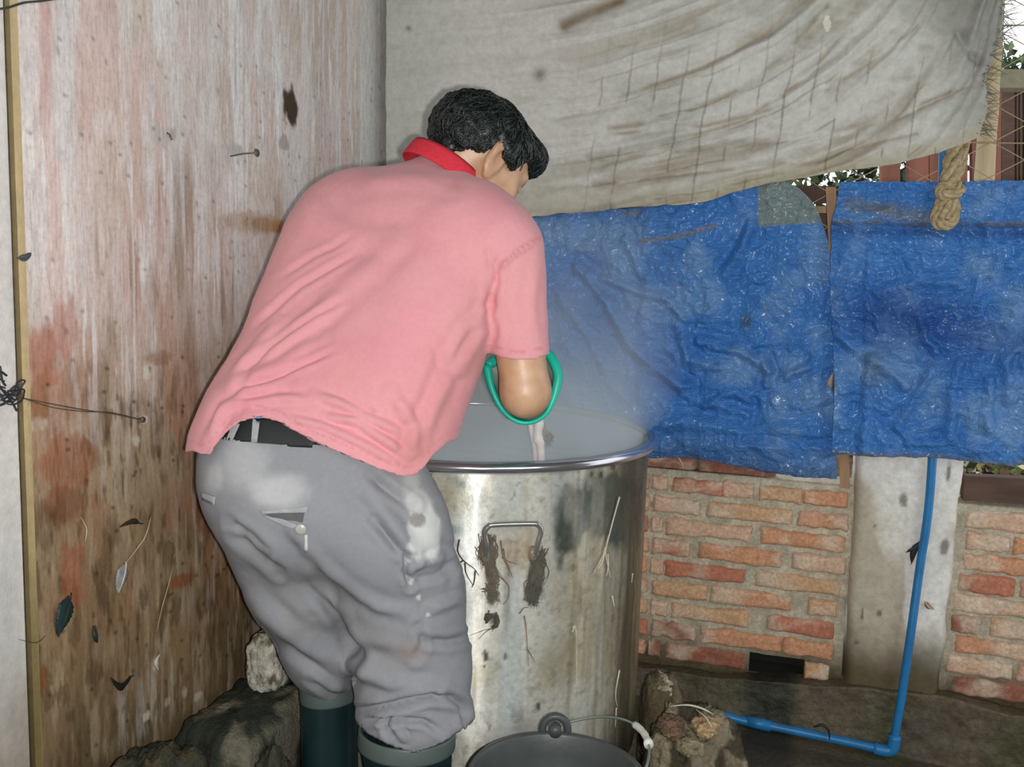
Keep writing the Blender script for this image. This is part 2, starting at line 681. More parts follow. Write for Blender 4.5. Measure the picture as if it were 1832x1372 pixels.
    n1 = N(nt, 'ShaderNodeTexNoise', i_Scale=1.0, i_Detail=6.0, i_Roughness=0.65)
    nt.links.new(mp.outputs[0], n1.inputs['Vector'])
    k = mix(nt, 1.0, paint(nt), ramp(nt, n1.outputs[0], [(0.25, 0.70), (0.5, 0.98), (0.75, 1.18)]), 'MULTIPLY')
    n2 = noise(nt, 110, 6, 0.72)
    k = mix(nt, 1.0, k, ramp(nt, n2, [(0.3, 0.80), (0.48, 1.0), (0.7, 1.10)]), 'MULTIPLY')
    nt.links.new(k, b.inputs['Base Color'])
    b.inputs['Roughness'].default_value = 0.62
    b.inputs['Specular IOR Level'].default_value = 0.3
    bump(nt, b, n1.outputs[0], 0.25, 0.004)
    # close the board: a thin back so that it is a real slab
    nF = grid_faces(ns, nz)
    Vb = np.array([left(0, 0, -0.03), left(0, 2.6, -0.03), left(1.395, 0, -0.03), left(1.395, 2.6, -0.03)])
    n0 = len(V)
    i00, i01, i10, i11 = 0, nz - 1, (ns - 1) * nz, ns * nz - 1
    extra = np.array([[n0, n0 + 2, n0 + 3, n0 + 1], [i10, n0 + 2, n0, i00], [i01, n0 + 1, n0 + 3, i11], [i11, n0 + 3, n0 + 2, i10], [i00, n0, n0 + 1, i01]])
    V = np.concatenate([V, Vb])
    c = np.concatenate([c, np.tile(C(150, 120, 90), (4, 1))])
    UV = np.concatenate([np.stack([Sg, Zg], 1), np.zeros((4, 2))])
    return struct('wall_left', V, np.concatenate([nF, extra]), m, colors=c, uv=UV)


build_left_wall()


def paint_patch(name, s0, s1, off, colfn, mat, ns=60, nz=220, thick=0.03):
    s, z = np.meshgrid(np.linspace(s0, s1, ns), np.linspace(0, 2.6, nz), indexing='ij')
    s, z = s.ravel(), z.ravel()
    V = CORNER[None] + s[:, None] * LS + z[:, None] * ZU + (off + 0.002 * (fbm(col3(s * 12, z * 6), 8) - .5))[:, None] * LN
    n0 = len(V)
    Vb = np.array([left(s0, 0, off - thick), left(s0, 2.6, off - thick), left(s1, 0, off - thick), left(s1, 2.6, off - thick)])
    i00, i01, i10, i11 = 0, nz - 1, (ns - 1) * nz, ns * nz - 1
    ex = np.array([[n0, n0 + 2, n0 + 3, n0 + 1], [i10, n0 + 2, n0, i00], [i01, n0 + 1, n0 + 3, i11], [i11, n0 + 3, n0 + 2, i10], [i00, n0, n0 + 1, i01]])
    c = colfn(s, z)
    c = np.concatenate([c, c[:4]])
    return struct(name, np.concatenate([V, Vb]), np.concatenate([grid_faces(ns, nz), ex]), mat, colors=c)


def c_plaster(s, z):
    w, d = np.array(srgb(214, 211, 206))[None], np.array(srgb(140, 118, 86))[None]
    a = (1 - sstep(0.45, 0.8, z + 0.3 * (fbm(col3(s * 10, z * 5), 4) - .5)))[:, None] * 0.75
    k = w * (1 - a) + d * a
    return k * (0.8 + 0.4 * fbm(col3(s * 22, z * 4), 6)[:, None])


def c_batten(s, z):
    w, d = np.array(srgb(198, 178, 134))[None], np.array(srgb(140, 122, 74))[None]
    a = (1 - sstep(0.5, 1.1, z))[:, None]
    return (w * (1 - a) + d * a) * (0.7 + 0.6 * fbm(col3(s * 60, z * 6), 16)[:, None])


painted_plaster = simple('painted_plaster', (1, 1, 1), 0.8, var=0.1, scale=60, painted=True, bumps=0.15)
paint_patch('wall_side', 1.414, S_END, -0.004, c_plaster, painted_plaster, 140, 160)
paint_patch('trim_1', 1.397, 1.4125, 0.006, c_batten, painted_plaster, 8, 300, 0.03)


# ---- back wall: rough bricks in thick mortar
BRICK = {'o': (218, 160, 124), 'p': (222, 184, 156), 'r': (202, 132, 106), 'd': (160, 104, 84), 't': (216, 174, 136), 'k': (92, 66, 50)}


class Masonry:
    def __init__(self):
        self.V, self.F, self.C, self.n = [], [], [], 0

    def put(self, V, F, C):
        self.V.append(V)
        self.F.append(F + self.n)
        self.C.append(C)
        self.n += len(V)

    def mortar(self, t0, t1, z0, z1, off, seed, holes=()):
        nt_, nz_ = int((t1 - t0) / 0.008) + 2, int((z1 - z0) / 0.008) + 2
        t, z = np.meshgrid(np.linspace(t0, t1, nt_), np.linspace(z0, z1, nz_), indexing='ij')
        t, z = t.ravel(), z.ravel()
        P = col3(t, z)
        o = off + 0.012 * (fbm(P * 22, seed) - 0.5) + 0.006 * (fbm(P * 90, seed + 3, 2) - 0.5)
        o[z > z1 - 0.012] -= 0.006
        c = np.array(srgb(198, 188, 166))[None] * (0.55 + 0.8 * fbm(P * 40, seed + 1)[:, None])
        low = (1 - sstep(0.20, 0.34, z + 0.12 * (fbm(P * 9, seed + 2) - .5)))[:, None]
        c = c * (1 - low) + np.array(srgb(92, 80, 58))[None] * low * (0.6 + 0.7 * fbm(P * 30, 3)[:, None])
        V = CORNER[None] + t[:, None] * WU + z[:, None] * ZU + o[:, None] * WN
        F = grid_faces(nt_, nz_)
        cen_t, cen_z = t[F].mean(1), z[F].mean(1)
        keep = np.ones(len(F), bool)
        for h in holes:
            keep &= ~((cen_t > h[0]) & (cen_t < h[1]) & (cen_z > h[2]) & (cen_z < h[3]))
        self.put(V, F[keep], c)
        # top and end faces down to the back of the wall
        top = np.arange(nt_) * nz_ + nz_ - 1
        Vt = V[top] - WN * 0.10
        n0 = self.n
        self.put(Vt, np.zeros((0, 4), int), c[top])
        self.F.append(np.stack([top[:-1] + n0 - len(V), n0 + np.arange(nt_ - 1), n0 + np.arange(1, nt_), top[1:] + n0 - len(V)], 1))

    def brick(self, t0, t1, zc, h, off, key, seed, tilt=0.0):
        nu, nv = 25, 11
        a, b = np.meshgrid(np.linspace(-1, 1, nu), np.linspace(-1, 1, nv), indexing='ij')
        a, b = a.ravel(), b.ravel()
        w = (t1 - t0) / 2 + .004
        h = h + .0065
        tc = (t0 + t1) / 2
        P = np.stack([a * w * 30 + seed * 3.1, b * h * 20, np.full_like(a, seed * 1.7)], 1)
        wob = 0.16 * (fbm(np.stack([a * w * 45 + seed, b * 1.3 + seed * .7, a * 0], 1), seed + 6, 3) - .5)
        edge = np.clip(np.maximum((np.abs(a) + wob * .2) ** 22, np.clip(np.abs(b) + wob * 2, 0, 1.2) ** 7), 0, 1.15)
        o = off + 0.013 * (1 - edge) - 0.012 * edge + 0.007 * (fbm(P, seed) - 0.5) * (1 - edge)
        ww = 1 + 0.05 * (vnoise(np.stack([b * 2, np.full_like(b, seed), a * 0], 1), 3) - .5)
        t = tc + a * w * ww
        z = zc + b * h / 2 * (1 + 0.30 * (vnoise(np.stack([a * 3 + seed, a * 0, b * 0], 1), 5) - .5)) + tilt * a * w
        base, pale = np.array(srgb(*BRICK[key]))[None], np.array(srgb(226, 206, 182))[None]
        k = sstep(0.42, 0.70, fbm(P * 0.45, seed + 9))[:, None] * 0.7
        c = (base * (1 - k) + pale * k) * (0.75 + 0.45 * fbm(P * 2.4, seed + 4)[:, None])
        m = np.array(srgb(182, 168, 144))[None]
        e = sstep(0.35, 0.95, edge)[:, None]
        c = c * (1 - e) + m * e * 0.8
        V = CORNER[None] + t[:, None] * WU + z[:, None] * ZU + o[:, None] * WN
        self.put(V, grid_faces(nu, nv), c)

    def build(self, name, mat):
        return struct(name, np.concatenate(self.V), np.concatenate(self.F), mat, colors=np.concatenate(self.C))


brick_mat = simple('brick_and_mortar', (1, 1, 1), 0.92, var=0.22, scale=120, painted=True, bumps=0.5, bscale=260, spec=0.2)

z1, z9 = back_tz(1218, 867)[1], back_tz(1218, 1166)[1]
TH0 = back_tz(1340, 1172)[0]
TH1 = back_tz(1440, 1184)[0]
rows = [[(95, 170, 'p'), (205, 490, 'r'), (492, 660, 'p'), (700, 940, 't'), (950, 1200, 'o')],
        [(95, 355, 'p'), (395, 890, 't'), (920, 1205, 'o')],
        [(90, 140, 'p'), (160, 655, 'p'), (700, 1190, 'o')],
        [(90, 300, 'r'), (345, 830, 'o'), (885, 1190, 'p')],
        [(85, 145, 'p'), (155, 620, 'r'), (670, 1165, 't')],
        [(85, 400, 't'), (415, 885, 'o'), (980, 1135, 't')],
        [(85, 165, 'o'), (190, 640, 't'), (740, 1125, 'r')],
        [(85, 330, 'd'), (365, 825, 'o'), (832, 1120, 'o')],
        [(70, 125, 'd'), (155, 620, 'd'), (960, 1090, 't')]]
zt_left = back_tz(1218, 842)[1]
bw = Masonry()
HOLE = (TH0, TH1, z9 - 0.032, z9 + 0.026)
bw.mortar(0.0, back_tz(1521, 1000)[0], 0.0, zt_left, 0.0, 21, holes=(HOLE,))
sd = 1
for k, row in enumerate(rows):
    z = z1 + (z9 - z1) * k / 8
    for a, b_, key in row:
        y0 = 867 + 37.4 * k
        pa, pb = 1140 + .3134 * a, 1140 + .3134 * b_
        ta = back_tz(pa, y0 + (pa - 1218) * (.09 + .005 * k))[0]
        tb = back_tz(pb, y0 + (pb - 1218) * (.09 + .005 * k))[0]
        sd += 1
        bw.brick(ta, tb, z, 0.044, 0.0, key, sd, (random.random() - .5) * 0.03)
    t = back_tz(1140 + .3134 * row[0][0], 867 + 37.4 * k)[0] - 0.012
    while t > 0.05:   # the courses go on behind the pot
        L = 0.2
        sd += 1
        bw.brick(max(t - L, 0.01), t, z, 0.044, 0.0, random.choice('optr'), sd)
        t -= L + 0.014
# red course set back on top of the mortar
for t in np.arange(0.28, 1.1, 0.212):
    sd += 1
    bw.brick(t, t + 0.2, zt_left + 0.014, 0.046, -0.035, 'd', sd)
bw.build('wall_back', brick_mat)
# what is seen through the missing brick: the wall cavity, its darkness put into near-black colour
cav = MB()
tcv, zcv = (TH0 + TH1) / 2, z9 - 0.003
cav.box(back(tcv, zcv, -0.11), WU * 0.16, WN * 0.006, ZU * 0.07)
for sgn in (-1, 1):
    cav.box(back(tcv + sgn * (TH1 - TH0 + .02) / 2, zcv, -0.06), WU * 0.006, WN * 0.05, ZU * 0.06)
    cav.box(back(tcv, zcv + sgn * 0.037, -0.06), WU * 0.1, WN * 0.05, ZU * 0.006)
o = cav.build('wall_cavity', simple('cavity_black', srgb(30, 28, 24), 0.95), smooth=False)
o['kind'] = 'structure'

# the upper back wall behind the hangings
slab('wall_upper', back(-0.14, 0, -0.06), back(0.98, 0, -0.06), zt_left - 0.05, 2.6, WN, 0.07, rough_plaster)

# right bay, past the concrete post
z1r, z9r = back_tz(1760, 931)[1], back_tz(1760, 1231)[1]
rr_ = [[(710, 1080, 'p')], [(715, 925, 'p'), (950, 1300, 'o')], [(695, 1100, 'o')], [(670, 960, 'r'), (985, 1300, 'r')], [(640, 1100, 'p')],
       [(640, 775, 'd'), (830, 1250, 'p')], [(650, 1100, 'o')], [(610, 945, 'p'), (970, 1300, 'o')], [(640, 1100, 'd')]]
zt_right = back_tz(1780, 906)[1]
br = Masonry()
TC1 = back_tz(1700, 1000)[0]
br.mortar(TC1, 2.45, 0.0, zt_right, 0.0, 57)
for k, row in enumerate(rr_):
    z = z1r + (z9r - z1r) * k / 8
    for a, b_, key in row:
        y0 = 931 + 37.4 * k
        pa, pb = 1480 + .35 * a, 1480 + .35 * b_
        ta, tb = back_tz(pa, y0 + (pa - 1760) * .12)[0], back_tz(pb, y0 + (pb - 1760) * .12)[0]
        sd += 1
        br.brick(ta, tb, z, 0.044, 0.0, key, sd, (random.random() - .5) * 0.03)
    t = tb + 0.014
    while t < 2.35:
        sd += 1
        br.brick(t, t + 0.2, z, 0.044, 0.0, random.choice('opt'), sd)
        t += 0.214
br.build('wall_right_bay', brick_mat)


# ---- concrete post between the two bays
def build_post():
    nu, nv = 60, 150
    a, b = np.meshgrid(np.linspace(0, 1, nu), np.linspace(0, 1, nv), indexing='ij')
    a, b = a.ravel(), b.ravel()
    off = 0.035
    lt, lb = back_tz(1531, 820, off), back_tz(1511, 1240, off)
    rt, rb = back_tz(1727, 830, off), back_tz(1684, 1240, off)
    slope_l, slope_r = (lt[0] - lb[0]) / (lt[1] - lb[1]), (rt[0] - rb[0]) / (rt[1] - rb[1])
    z = 0.1 + b * 1.12
    tl, tr = lb[0] + slope_l * (z - lb[1]), rb[0] + slope_r * (z - rb[1])
    P0 = np.stack([a * 3, z * 9, a * 0], 1)
    tl = tl + 0.012 * (fbm(np.stack([z * 14, z * 0, z * 0], 1), 71) - .5)
    tr = tr + 0.014 * (fbm(np.stack([z * 14, z * 0 + 4, z * 0], 1), 72) - .5)
    t = tl + (tr - tl) * a
    e = np.abs(2 * a - 1) ** 16
    P = col3(t, z)
    o = off - 0.03 * e + 0.004 * (fbm(P * 12, 73) - 0.5) + 0.002 * (fbm(P * 70, 74) - .5)
    w, g, dk = (np.array(srgb(*k))[None] for k in ((236, 232, 224), (186, 172, 146), (100, 88, 66)))
    k1 = sstep(0.56, 0.78, fbm(P * np.array([7, 4, 1]), 75) + 0.55 * (1 - sstep(0.45, 0.85, z)) * (1 - 0.75 * sstep(0.5, 0.6, a)) - 0.05)[:, None]
    c = w * (1 - k1 * .8) + g * k1 * .8
    c = c * (0.82 + 0.3 * fbm(P * 30, 76)[:, None])
    k2 = (1 - sstep(0.24, 0.42, z + 0.1 * (fbm(P * 10, 77) - .5)))[:, None]
    c = c * (1 - k2) + dk * k2
    for px, py, rx, ry in ((1617, 895, 10, 14), (1690, 978, 10, 16), (1565, 940, 4, 4), (1573, 1098, 5, 8), (1532, 1150, 5, 5), (1543, 1100, 3, 12), (1697, 845, 5, 20)):
        t0, z0 = back_tz(px, py, off)
        dt, dz = abs(back_tz(px + rx, py, off)[0] - t0), abs(back_tz(px, py + ry, off)[1] - z0)
        d = np.hypot((t - t0) / dt, (z - z0) / dz) + 0.7 * (fbm(P * 90, 78) - .5)
        m = (1 - sstep(0.6, 1.1, d))[:, None] * 0.7
        c = c * (1 - m) + np.array(srgb(92, 74, 56))[None] * m
    V = CORNER[None] + t[:, None] * WU + z[:, None] * ZU + o[:, None] * WN
    F = grid_faces(nu, nv)
    # sides and back
    n0 = len(V)
    eL, eR = np.arange(nv), (nu - 1) * nv + np.arange(nv)
    Vb = np.concatenate([V[eL] - WN * 0.12, V[eR] - WN * 0.12])
    j = np.arange(nv - 1)
    side = np.concatenate([np.stack([eL[j], eL[j + 1], n0 + j + 1, n0 + j], 1), np.stack([eR[j], n0 + nv + j, n0 + nv + j + 1, eR[j + 1]], 1),
                           np.stack([n0 + j, n0 + j + 1, n0 + nv + j + 1, n0 + nv + j], 1)])
    return struct('column', np.concatenate([V, Vb]), np.concatenate([F, side]), simple('whitewashed_concrete', (1, 1, 1), 0.85, var=0.12, scale=70, painted=True, bumps=0.3, spec=0.25),
                  colors=np.concatenate([c, c[eL], c[eR]]))


build_post()


# ---- dark mossy cement plinth along the foot of the back wall
def build_plinth():
    nt_, nr = 300, 70
    t = np.linspace(-0.02, 2.45, nt_)
    zt = np.interp(t, [0, back_tz(1218, 1192)[0], back_tz(1430, 1212)[0], back_tz(1520, 1215)[0], back_tz(1700, 1235)[0], back_tz(1800, 1262)[0], 2.5],
                   [back_tz(1218, 1192)[1]] * 2 + [back_tz(1430, 1212)[1], back_tz(1520, 1215)[1], back_tz(1700, 1235)[1], back_tz(1800, 1262)[1], back_tz(1800, 1262)[1]])
    V, C = [], []
    for i in range(nt_):
        for j in range(nr):
            q = j / (nr - 1)
            if q < 0.2:
                o, z = -0.02 + 0.070 * (q / 0.2), zt[i]
            else:
                zl = 0.062 + (1.36 - t[i]) * 0.078          # a low ledge of muck at its foot
                if q < .62:
                    s_ = (q - .2) / .42
                    z, o = zt[i] + (zl - zt[i]) * s_, 0.050 + 0.015 * s_ ** 1.5
                else:
                    s_ = (q - .62) / .38
                    z, o = zl * (1 - sstep(.45, 1.0, s_)) - .006 * s_, 0.065 + 0.27 * s_
            V.append((t[i], z, o))
    V = np.array(V)
    P = np.stack([V[:, 0], V[:, 1] + V[:, 2], V[:, 0] * 0], 1)
    V[:, 2] += (0.026 * (fbm(P * 9, 81) - .5) + 0.012 * (fbm(P * 40, 82) - .5)) * (V[:, 2] < .09)
    V[:, 1] += 0.016 * (fbm(P * 11, 83) - .5) * (V[:, 1] > 0.02) * np.where((V[:, 2] > .07), .35, 1)
    a = fbm(P * 6, 84)[:, None]
    c = np.array(srgb(98, 86, 66))[None] * (0.4 + 0.9 * a)
    gm = sstep(0.5, 0.66, fbm(P * 7, 85))[:, None] * 0.6
    c = c * (1 - gm) + np.array(srgb(78, 80, 48))[None] * gm
    # black run-off under the missing brick
    dk2 = sstep(.12, .17, V[:, 2])[:, None] * .55
    c = c * (1 - dk2) + np.array(srgb(40, 42, 34))[None] * dk2
    tt = V[:, 0] + 0.03 * (fbm(P * 12, 86) - .5)
    m = (sstep(TH0 - 0.03, TH0 + 0.02, tt) * (1 - sstep(TH1 - 0.05, TH1 + 0.01, tt)))[:, None] * 0.85
    c = c * (1 - m) + np.array(srgb(34, 34, 28))[None] * m
    W = CORNER[None] + V[:, :1] * WU + V[:, 1:2] * ZU + V[:, 2:3] * WN
    mt, nt2, b = nodes_of('mossy_cement')
    nt2.links.new(mix(nt2, 1.0, paint(nt2), ramp(nt2, noise(nt2, 70, 6, 0.7), [(0.3, 0.5), (0.7, 1.3)]), 'MULTIPLY'), b.inputs['Base Color'])
    b.inputs['Roughness'].default_value = 0.6
    bump(nt2, b, noise(nt2, 90, 5), 0.5, 0.006)
    return struct('trim_2', W, grid_faces(nt_, nr)[:, ::-1], mt, colors=c)


build_plinth()

# ---- outside: a bank of litter, a board fence, bushes and the open sky
og = []
xs, ys = np.linspace(-0.5, 5.5, 90), np.linspace(0, 7.0, 90)
A, B_ = np.meshgrid(xs, ys, indexing='ij')
A, B_ = A.ravel(), B_.ravel()
V = CORNER[None] + A[:, None] * WU - (0.13 + B_)[:, None] * WN
V[:, 2] = 0.35 + 0.08 * fbm(col3(A * 2, B_ * 2), 91) + 0.05 * B_
struct('ground_outside', V, grid_faces(90, 90)[:, ::-1], simple('litter_soil', srgb(96, 76, 52), 0.95, var=0.4, scale=25, bumps=0.5))


def post(name, p0, p1, r, mat, label, cat, flat=None, group=None, n=16):
    mb = MB()
    p0, p1 = np.asarray(p0, float), np.asarray(p1, float)
    if flat is None:
        k = 14
        pts = [p0 + (p1 - p0) * i / (k - 1) for i in range(k)]
        mb.tube(pts, [r * (1 + 0.04 * math.sin(i * 2.3)) for i in range(k)], n)
    else:
        d = (p1 - p0) / 2
        mb.box((p0 + p1) / 2, d, np.asarray(flat[0]), np.asarray(flat[1]))
    o = mb.build(name, mat, smooth=flat is None)
    return tag(o, label, cat, group)


brown_wood = simple('brown_wood', srgb(168, 130, 98), 0.8, var=0.3, scale=30, stretch=(1, 1, .2))
tan_wood = simple('tan_wood', srgb(196, 176, 138), 0.75, var=0.22, scale=20, stretch=(1, 1, .15), bumps=0.2)
grey_rail = simple('weathered_rail', srgb(150, 146, 124), 0.8, var=0.2, scale=25)
red_wood = simple('red_brown_wood', srgb(146, 96, 78), 0.85, var=0.22, scale=18, stretch=(1, 1, .12))
dark_wood = simple('dark_brown_wood', srgb(92, 70, 58), 0.85, var=0.3, scale=22, stretch=(.2, 1, 1), bumps=0.3)

post('pole', at(1784, -60, 2.62), at(1752, 470, 2.62), 0.024, tan_wood, 'pale tan pole standing behind the frayed edge of the grey sacking', 'pole')
post('rail', at(1742, 144, 2.72), at(1990, 146, 2.72), 0, grey_rail, 'grey weathered rail crossing behind the pale tan pole under the bright sky', 'rail', (_f * 0.02, np.array([0, 0.0, 0.024])))
post('upright', at(1781, 160, 2.76), at(1774, 420, 2.76), 0, red_wood, 'narrow red-brown upright directly right of the pale tan pole', 'post', (np.array([0.012, 0, 0]), np.array([0, 0.012, 0])))
post('upright', at(1486, 335, 2.52), at(1512, 872, 2.50), 0, brown_wood, 'narrow tan upright in the gap between the two blue tarpaulins', 'post', (WU * 0.012, WN * 0.012))
post('plank', at(1722, 872, 2.47), at(2060, 886, 2.40), 0, dark_wood, 'dark brown plank lying on the right brick bay under the blue tarpaulin', 'plank', (WN * 0.02, np.array([0, 0, 0.034])))
post('rail', at(1330, 345, 2.745), at(1580, 350, 2.70), 0, dark_wood, 'dark horizontal rail seen in the triangular gap above the left blue tarpaulin', 'rail', (WN * 0.015, np.array([0, 0, 0.022])))

post('rail', at(1330, 373, 2.745), at(1580, 377, 2.70), 0, brown_wood, 'lower brown rail in the triangular gap, just under the dark rail', 'rail', (WN * 0.012, np.array([0, 0, 0.009])))
post('board', at(1330, 410, 2.80), at(1590, 410, 2.75), 0, dark_wood, 'added dark backing panel behind the netting, darkening the bottom of the triangular gap', 'board', (WN * 0.01, np.array([0, 0, 0.045])))  # backing panel added to darken the gap below the rails
fence = thing('board_fence', at(1700, 700, 3.6) * [1, 1, 0] + [0, 0, 0.4], 'red-brown upright board fence with bright gaps outside the shed', 'fence')
fx = [(1575, 1608), (1623, 1659), (1661, 1728), (1737, 1788), (1789, 1812), (1816, 1819), (1822, 1826), (1830, 1905)]
for a, b_ in fx:
    mb = MB()
    yt, yb = (150, 620) if a > 1700 else (240, 620)
    p0, p1, q0, q1 = at(a, yt, 3.6), at(a, yb, 3.6), at(b_, yt, 3.6), at(b_, yb, 3.6)
    mb.box((p0 + p1 + q0 + q1) / 4, (q0 - p0 + q1 - p1) / 4, (p1 - p0 + q1 - q0) / 4, np.array([0, 0.012, 0]))
    mb.build('board', red_wood if a < 1780 else dark_wood, fence, smooth=False)
for yy in (262, 430):
    mb = MB()
    p0, p1 = at(1530, yy, 3.63), at(1920, yy, 3.63)
    mb.box((p0 + p1) / 2, (p1 - p0) / 2, np.array([0, 0.015, 0]), np.array([0, 0, 0.025]))
    mb.build('crossbar', dark_wood, fence, smooth=False)


def leaf_cloud(name, c, size, n, mat_cols, label, cat, seed, leaf=0.05, stems=0):
    rg = np.random.default_rng(seed)
    mb = MB()
    for k in range(stems):
        x = (rg.random(3) - .5) * size * .8
        foot = np.array([c[0] + x[0] * .5, c[1] + x[1], .34])
        mb.tube(spline([foot, (foot + c) / 2 + x * .4, np.asarray(c) + x], 10), list(np.linspace(.014, .004, 10)), 6, tuple(np.array(srgb(84, 70, 54))))
    for k in range(n):
        p = np.asarray(c) + (rg.random(3) - .5) * size
        d, e = rg.normal(size=3), rg.normal(size=3)
        d /= np.linalg.norm(d)
        e = np.cross(d, e)
        e /= np.linalg.norm(e)
        L, w = leaf * (0.6 + rg.random()), leaf * 0.28
        nn = np.cross(d, e) * w * 0.3
        cc = np.array(srgb(*mat_cols[k % len(mat_cols)])) * (0.6 + 0.7 * rg.random())
        mb.add([p, p + d * L * .5 + e * w + nn, p + d * L, p + d * L * .5 - e * w + nn, p + d * L * .5], [(0, 1, 4), (1, 2, 4), (2, 3, 4), (3, 0, 4)], tuple(cc))
    o = mb.build(name, simple(name + '_leaves', (1, 1, 1), 0.6, painted=True), colored=True)
    return tag(o, label, cat, kind='stuff')


greens = [(60, 88, 50), (44, 66, 44), (96, 116, 66), (34, 50, 40)]
leaf_cloud('bush', at(1500, 345, 4.2), np.array([0.9, 0.4, 0.28]), 900, greens, 'dark green leafy bush outside behind the gap between the hangings', 'bush', 5, stems=9)
leaf_cloud('bush', at(1815, 118, 3.9), np.array([0.34, 0.3, 0.10]), 160, greens, 'dark green leaf tips under the bright sky at the top right corner', 'bush', 6, stems=7)
leaf_cloud('leaf_litter', at(1800, 858, 3.3), np.array([0.7, 0.9, 0.10]), 900, [(150, 140, 90), (84, 96, 50), (120, 92, 60), (206, 200, 160), (60, 70, 40)],
           'dry leaf litter on the ground outside seen under the right blue tarpaulin', 'leaf litter', 8, 0.05)


# chain-link netting stretched over the opening, just behind the hangings
def netting():
    mb = MB()
    t0, t1, z0, z1_ = 1.02, 2.4, 1.18, 2.2
    cw, ch = 0.075, 0.085
    n = int((t1 - t0) / cw)
    for i in range(n + 1):
        pts = []
        k = 0
        z = z0
        while z < z1_:
            sg = 1 if (k + i) % 2 else -1
            pts.append(back(t0 + i * cw + sg * cw / 2, z, -0.075 + 0.002 * (1 if k % 2 else -1)))
            z += ch / 2 * 1.02
            k += 1
        mb.tube(pts, 0.0022, 5)
    for z in (z0, 1.36, 1.62, 1.9):
        mb.tube([back(t0, z, -0.078), back((t0 + t1) / 2, z - 0.01, -0.078), back(t1, z, -0.078)], 0.002, 5)
    o = mb.build('wire_netting', simple('galvanised_wire', srgb(172, 148, 116), 0.5, metal=0.3))
    return tag(o, 'rusty diamond wire netting across the opening behind the hangings', 'wire netting')


netting()

# ================================================================== HANGINGS
def coons(top, right, bottom, left_, nu, nv, off, jag=(0, 0, 0, 0), seed=0):
    """top/bottom run left to right, left/right run downwards; pixels of the outline fix the cloth's edge on its own plane"""
    def edge(P, n, j, k):
        E = polyline_resample(P, n)
        E = np.array([back_tz(a, b, off) for a, b in E])
        if j:
            s = np.linspace(0, 1, n)
            w = np.sin(np.pi * s) ** .3
            E = E + (np.stack([fbm(np.stack([s * 45, s * 0 + k, s * 0], 1), seed + k), fbm(np.stack([s * 45, s * 0 + k + 9, s * 0], 1), seed + k + 5)], 1) - .5) * j * w[:, None]
        return E
    T, B = edge(top, nu, jag[0], 1), edge(bottom, nu, jag[2], 2)
    L, R = edge(left_, nv, jag[3], 3), edge(right, nv, jag[1], 4)
    u, v = np.meshgrid(np.linspace(0, 1, nu), np.linspace(0, 1, nv), indexing='ij')
    U, V = u[..., None], v[..., None]
    c00, c10, c01, c11 = (T[0] + L[0]) / 2, (T[-1] + R[0]) / 2, (B[0] + L[-1]) / 2, (B[-1] + R[-1]) / 2
    S = (1 - V) * T[:, None] + V * B[:, None] + (1 - U) * L[None] + U * R[None] - ((1 - U) * (1 - V) * c00 + U * (1 - V) * c10 + (1 - U) * V * c01 + U * V * c11)
    return S.reshape(-1, 2), u.ravel(), v.ravel()


def tz_world(S, o):
    return CORNER[None] + S[:, :1] * WU + S[:, 1:2] * ZU + o[:, None] * WN


def seg_dist(x, y, P):
    d = np.full(len(x), 1e9)
    P = np.asarray(P, float)
    for a, b in zip(P[:-1], P[1:]):
        ab = b - a
        t = np.clip(((x - a[0]) * ab[0] + (y - a[1]) * ab[1]) / (ab @ ab + 1e-9), 0, 1)
        d = np.minimum(d, np.hypot(x - a[0] - t * ab[0], y - a[1] - t * ab[1]))
    return d


def solidify(o, t):
    m = o.modifiers.new('thickness', 'SOLIDIFY')
    m.thickness = t
    m.offset = 0


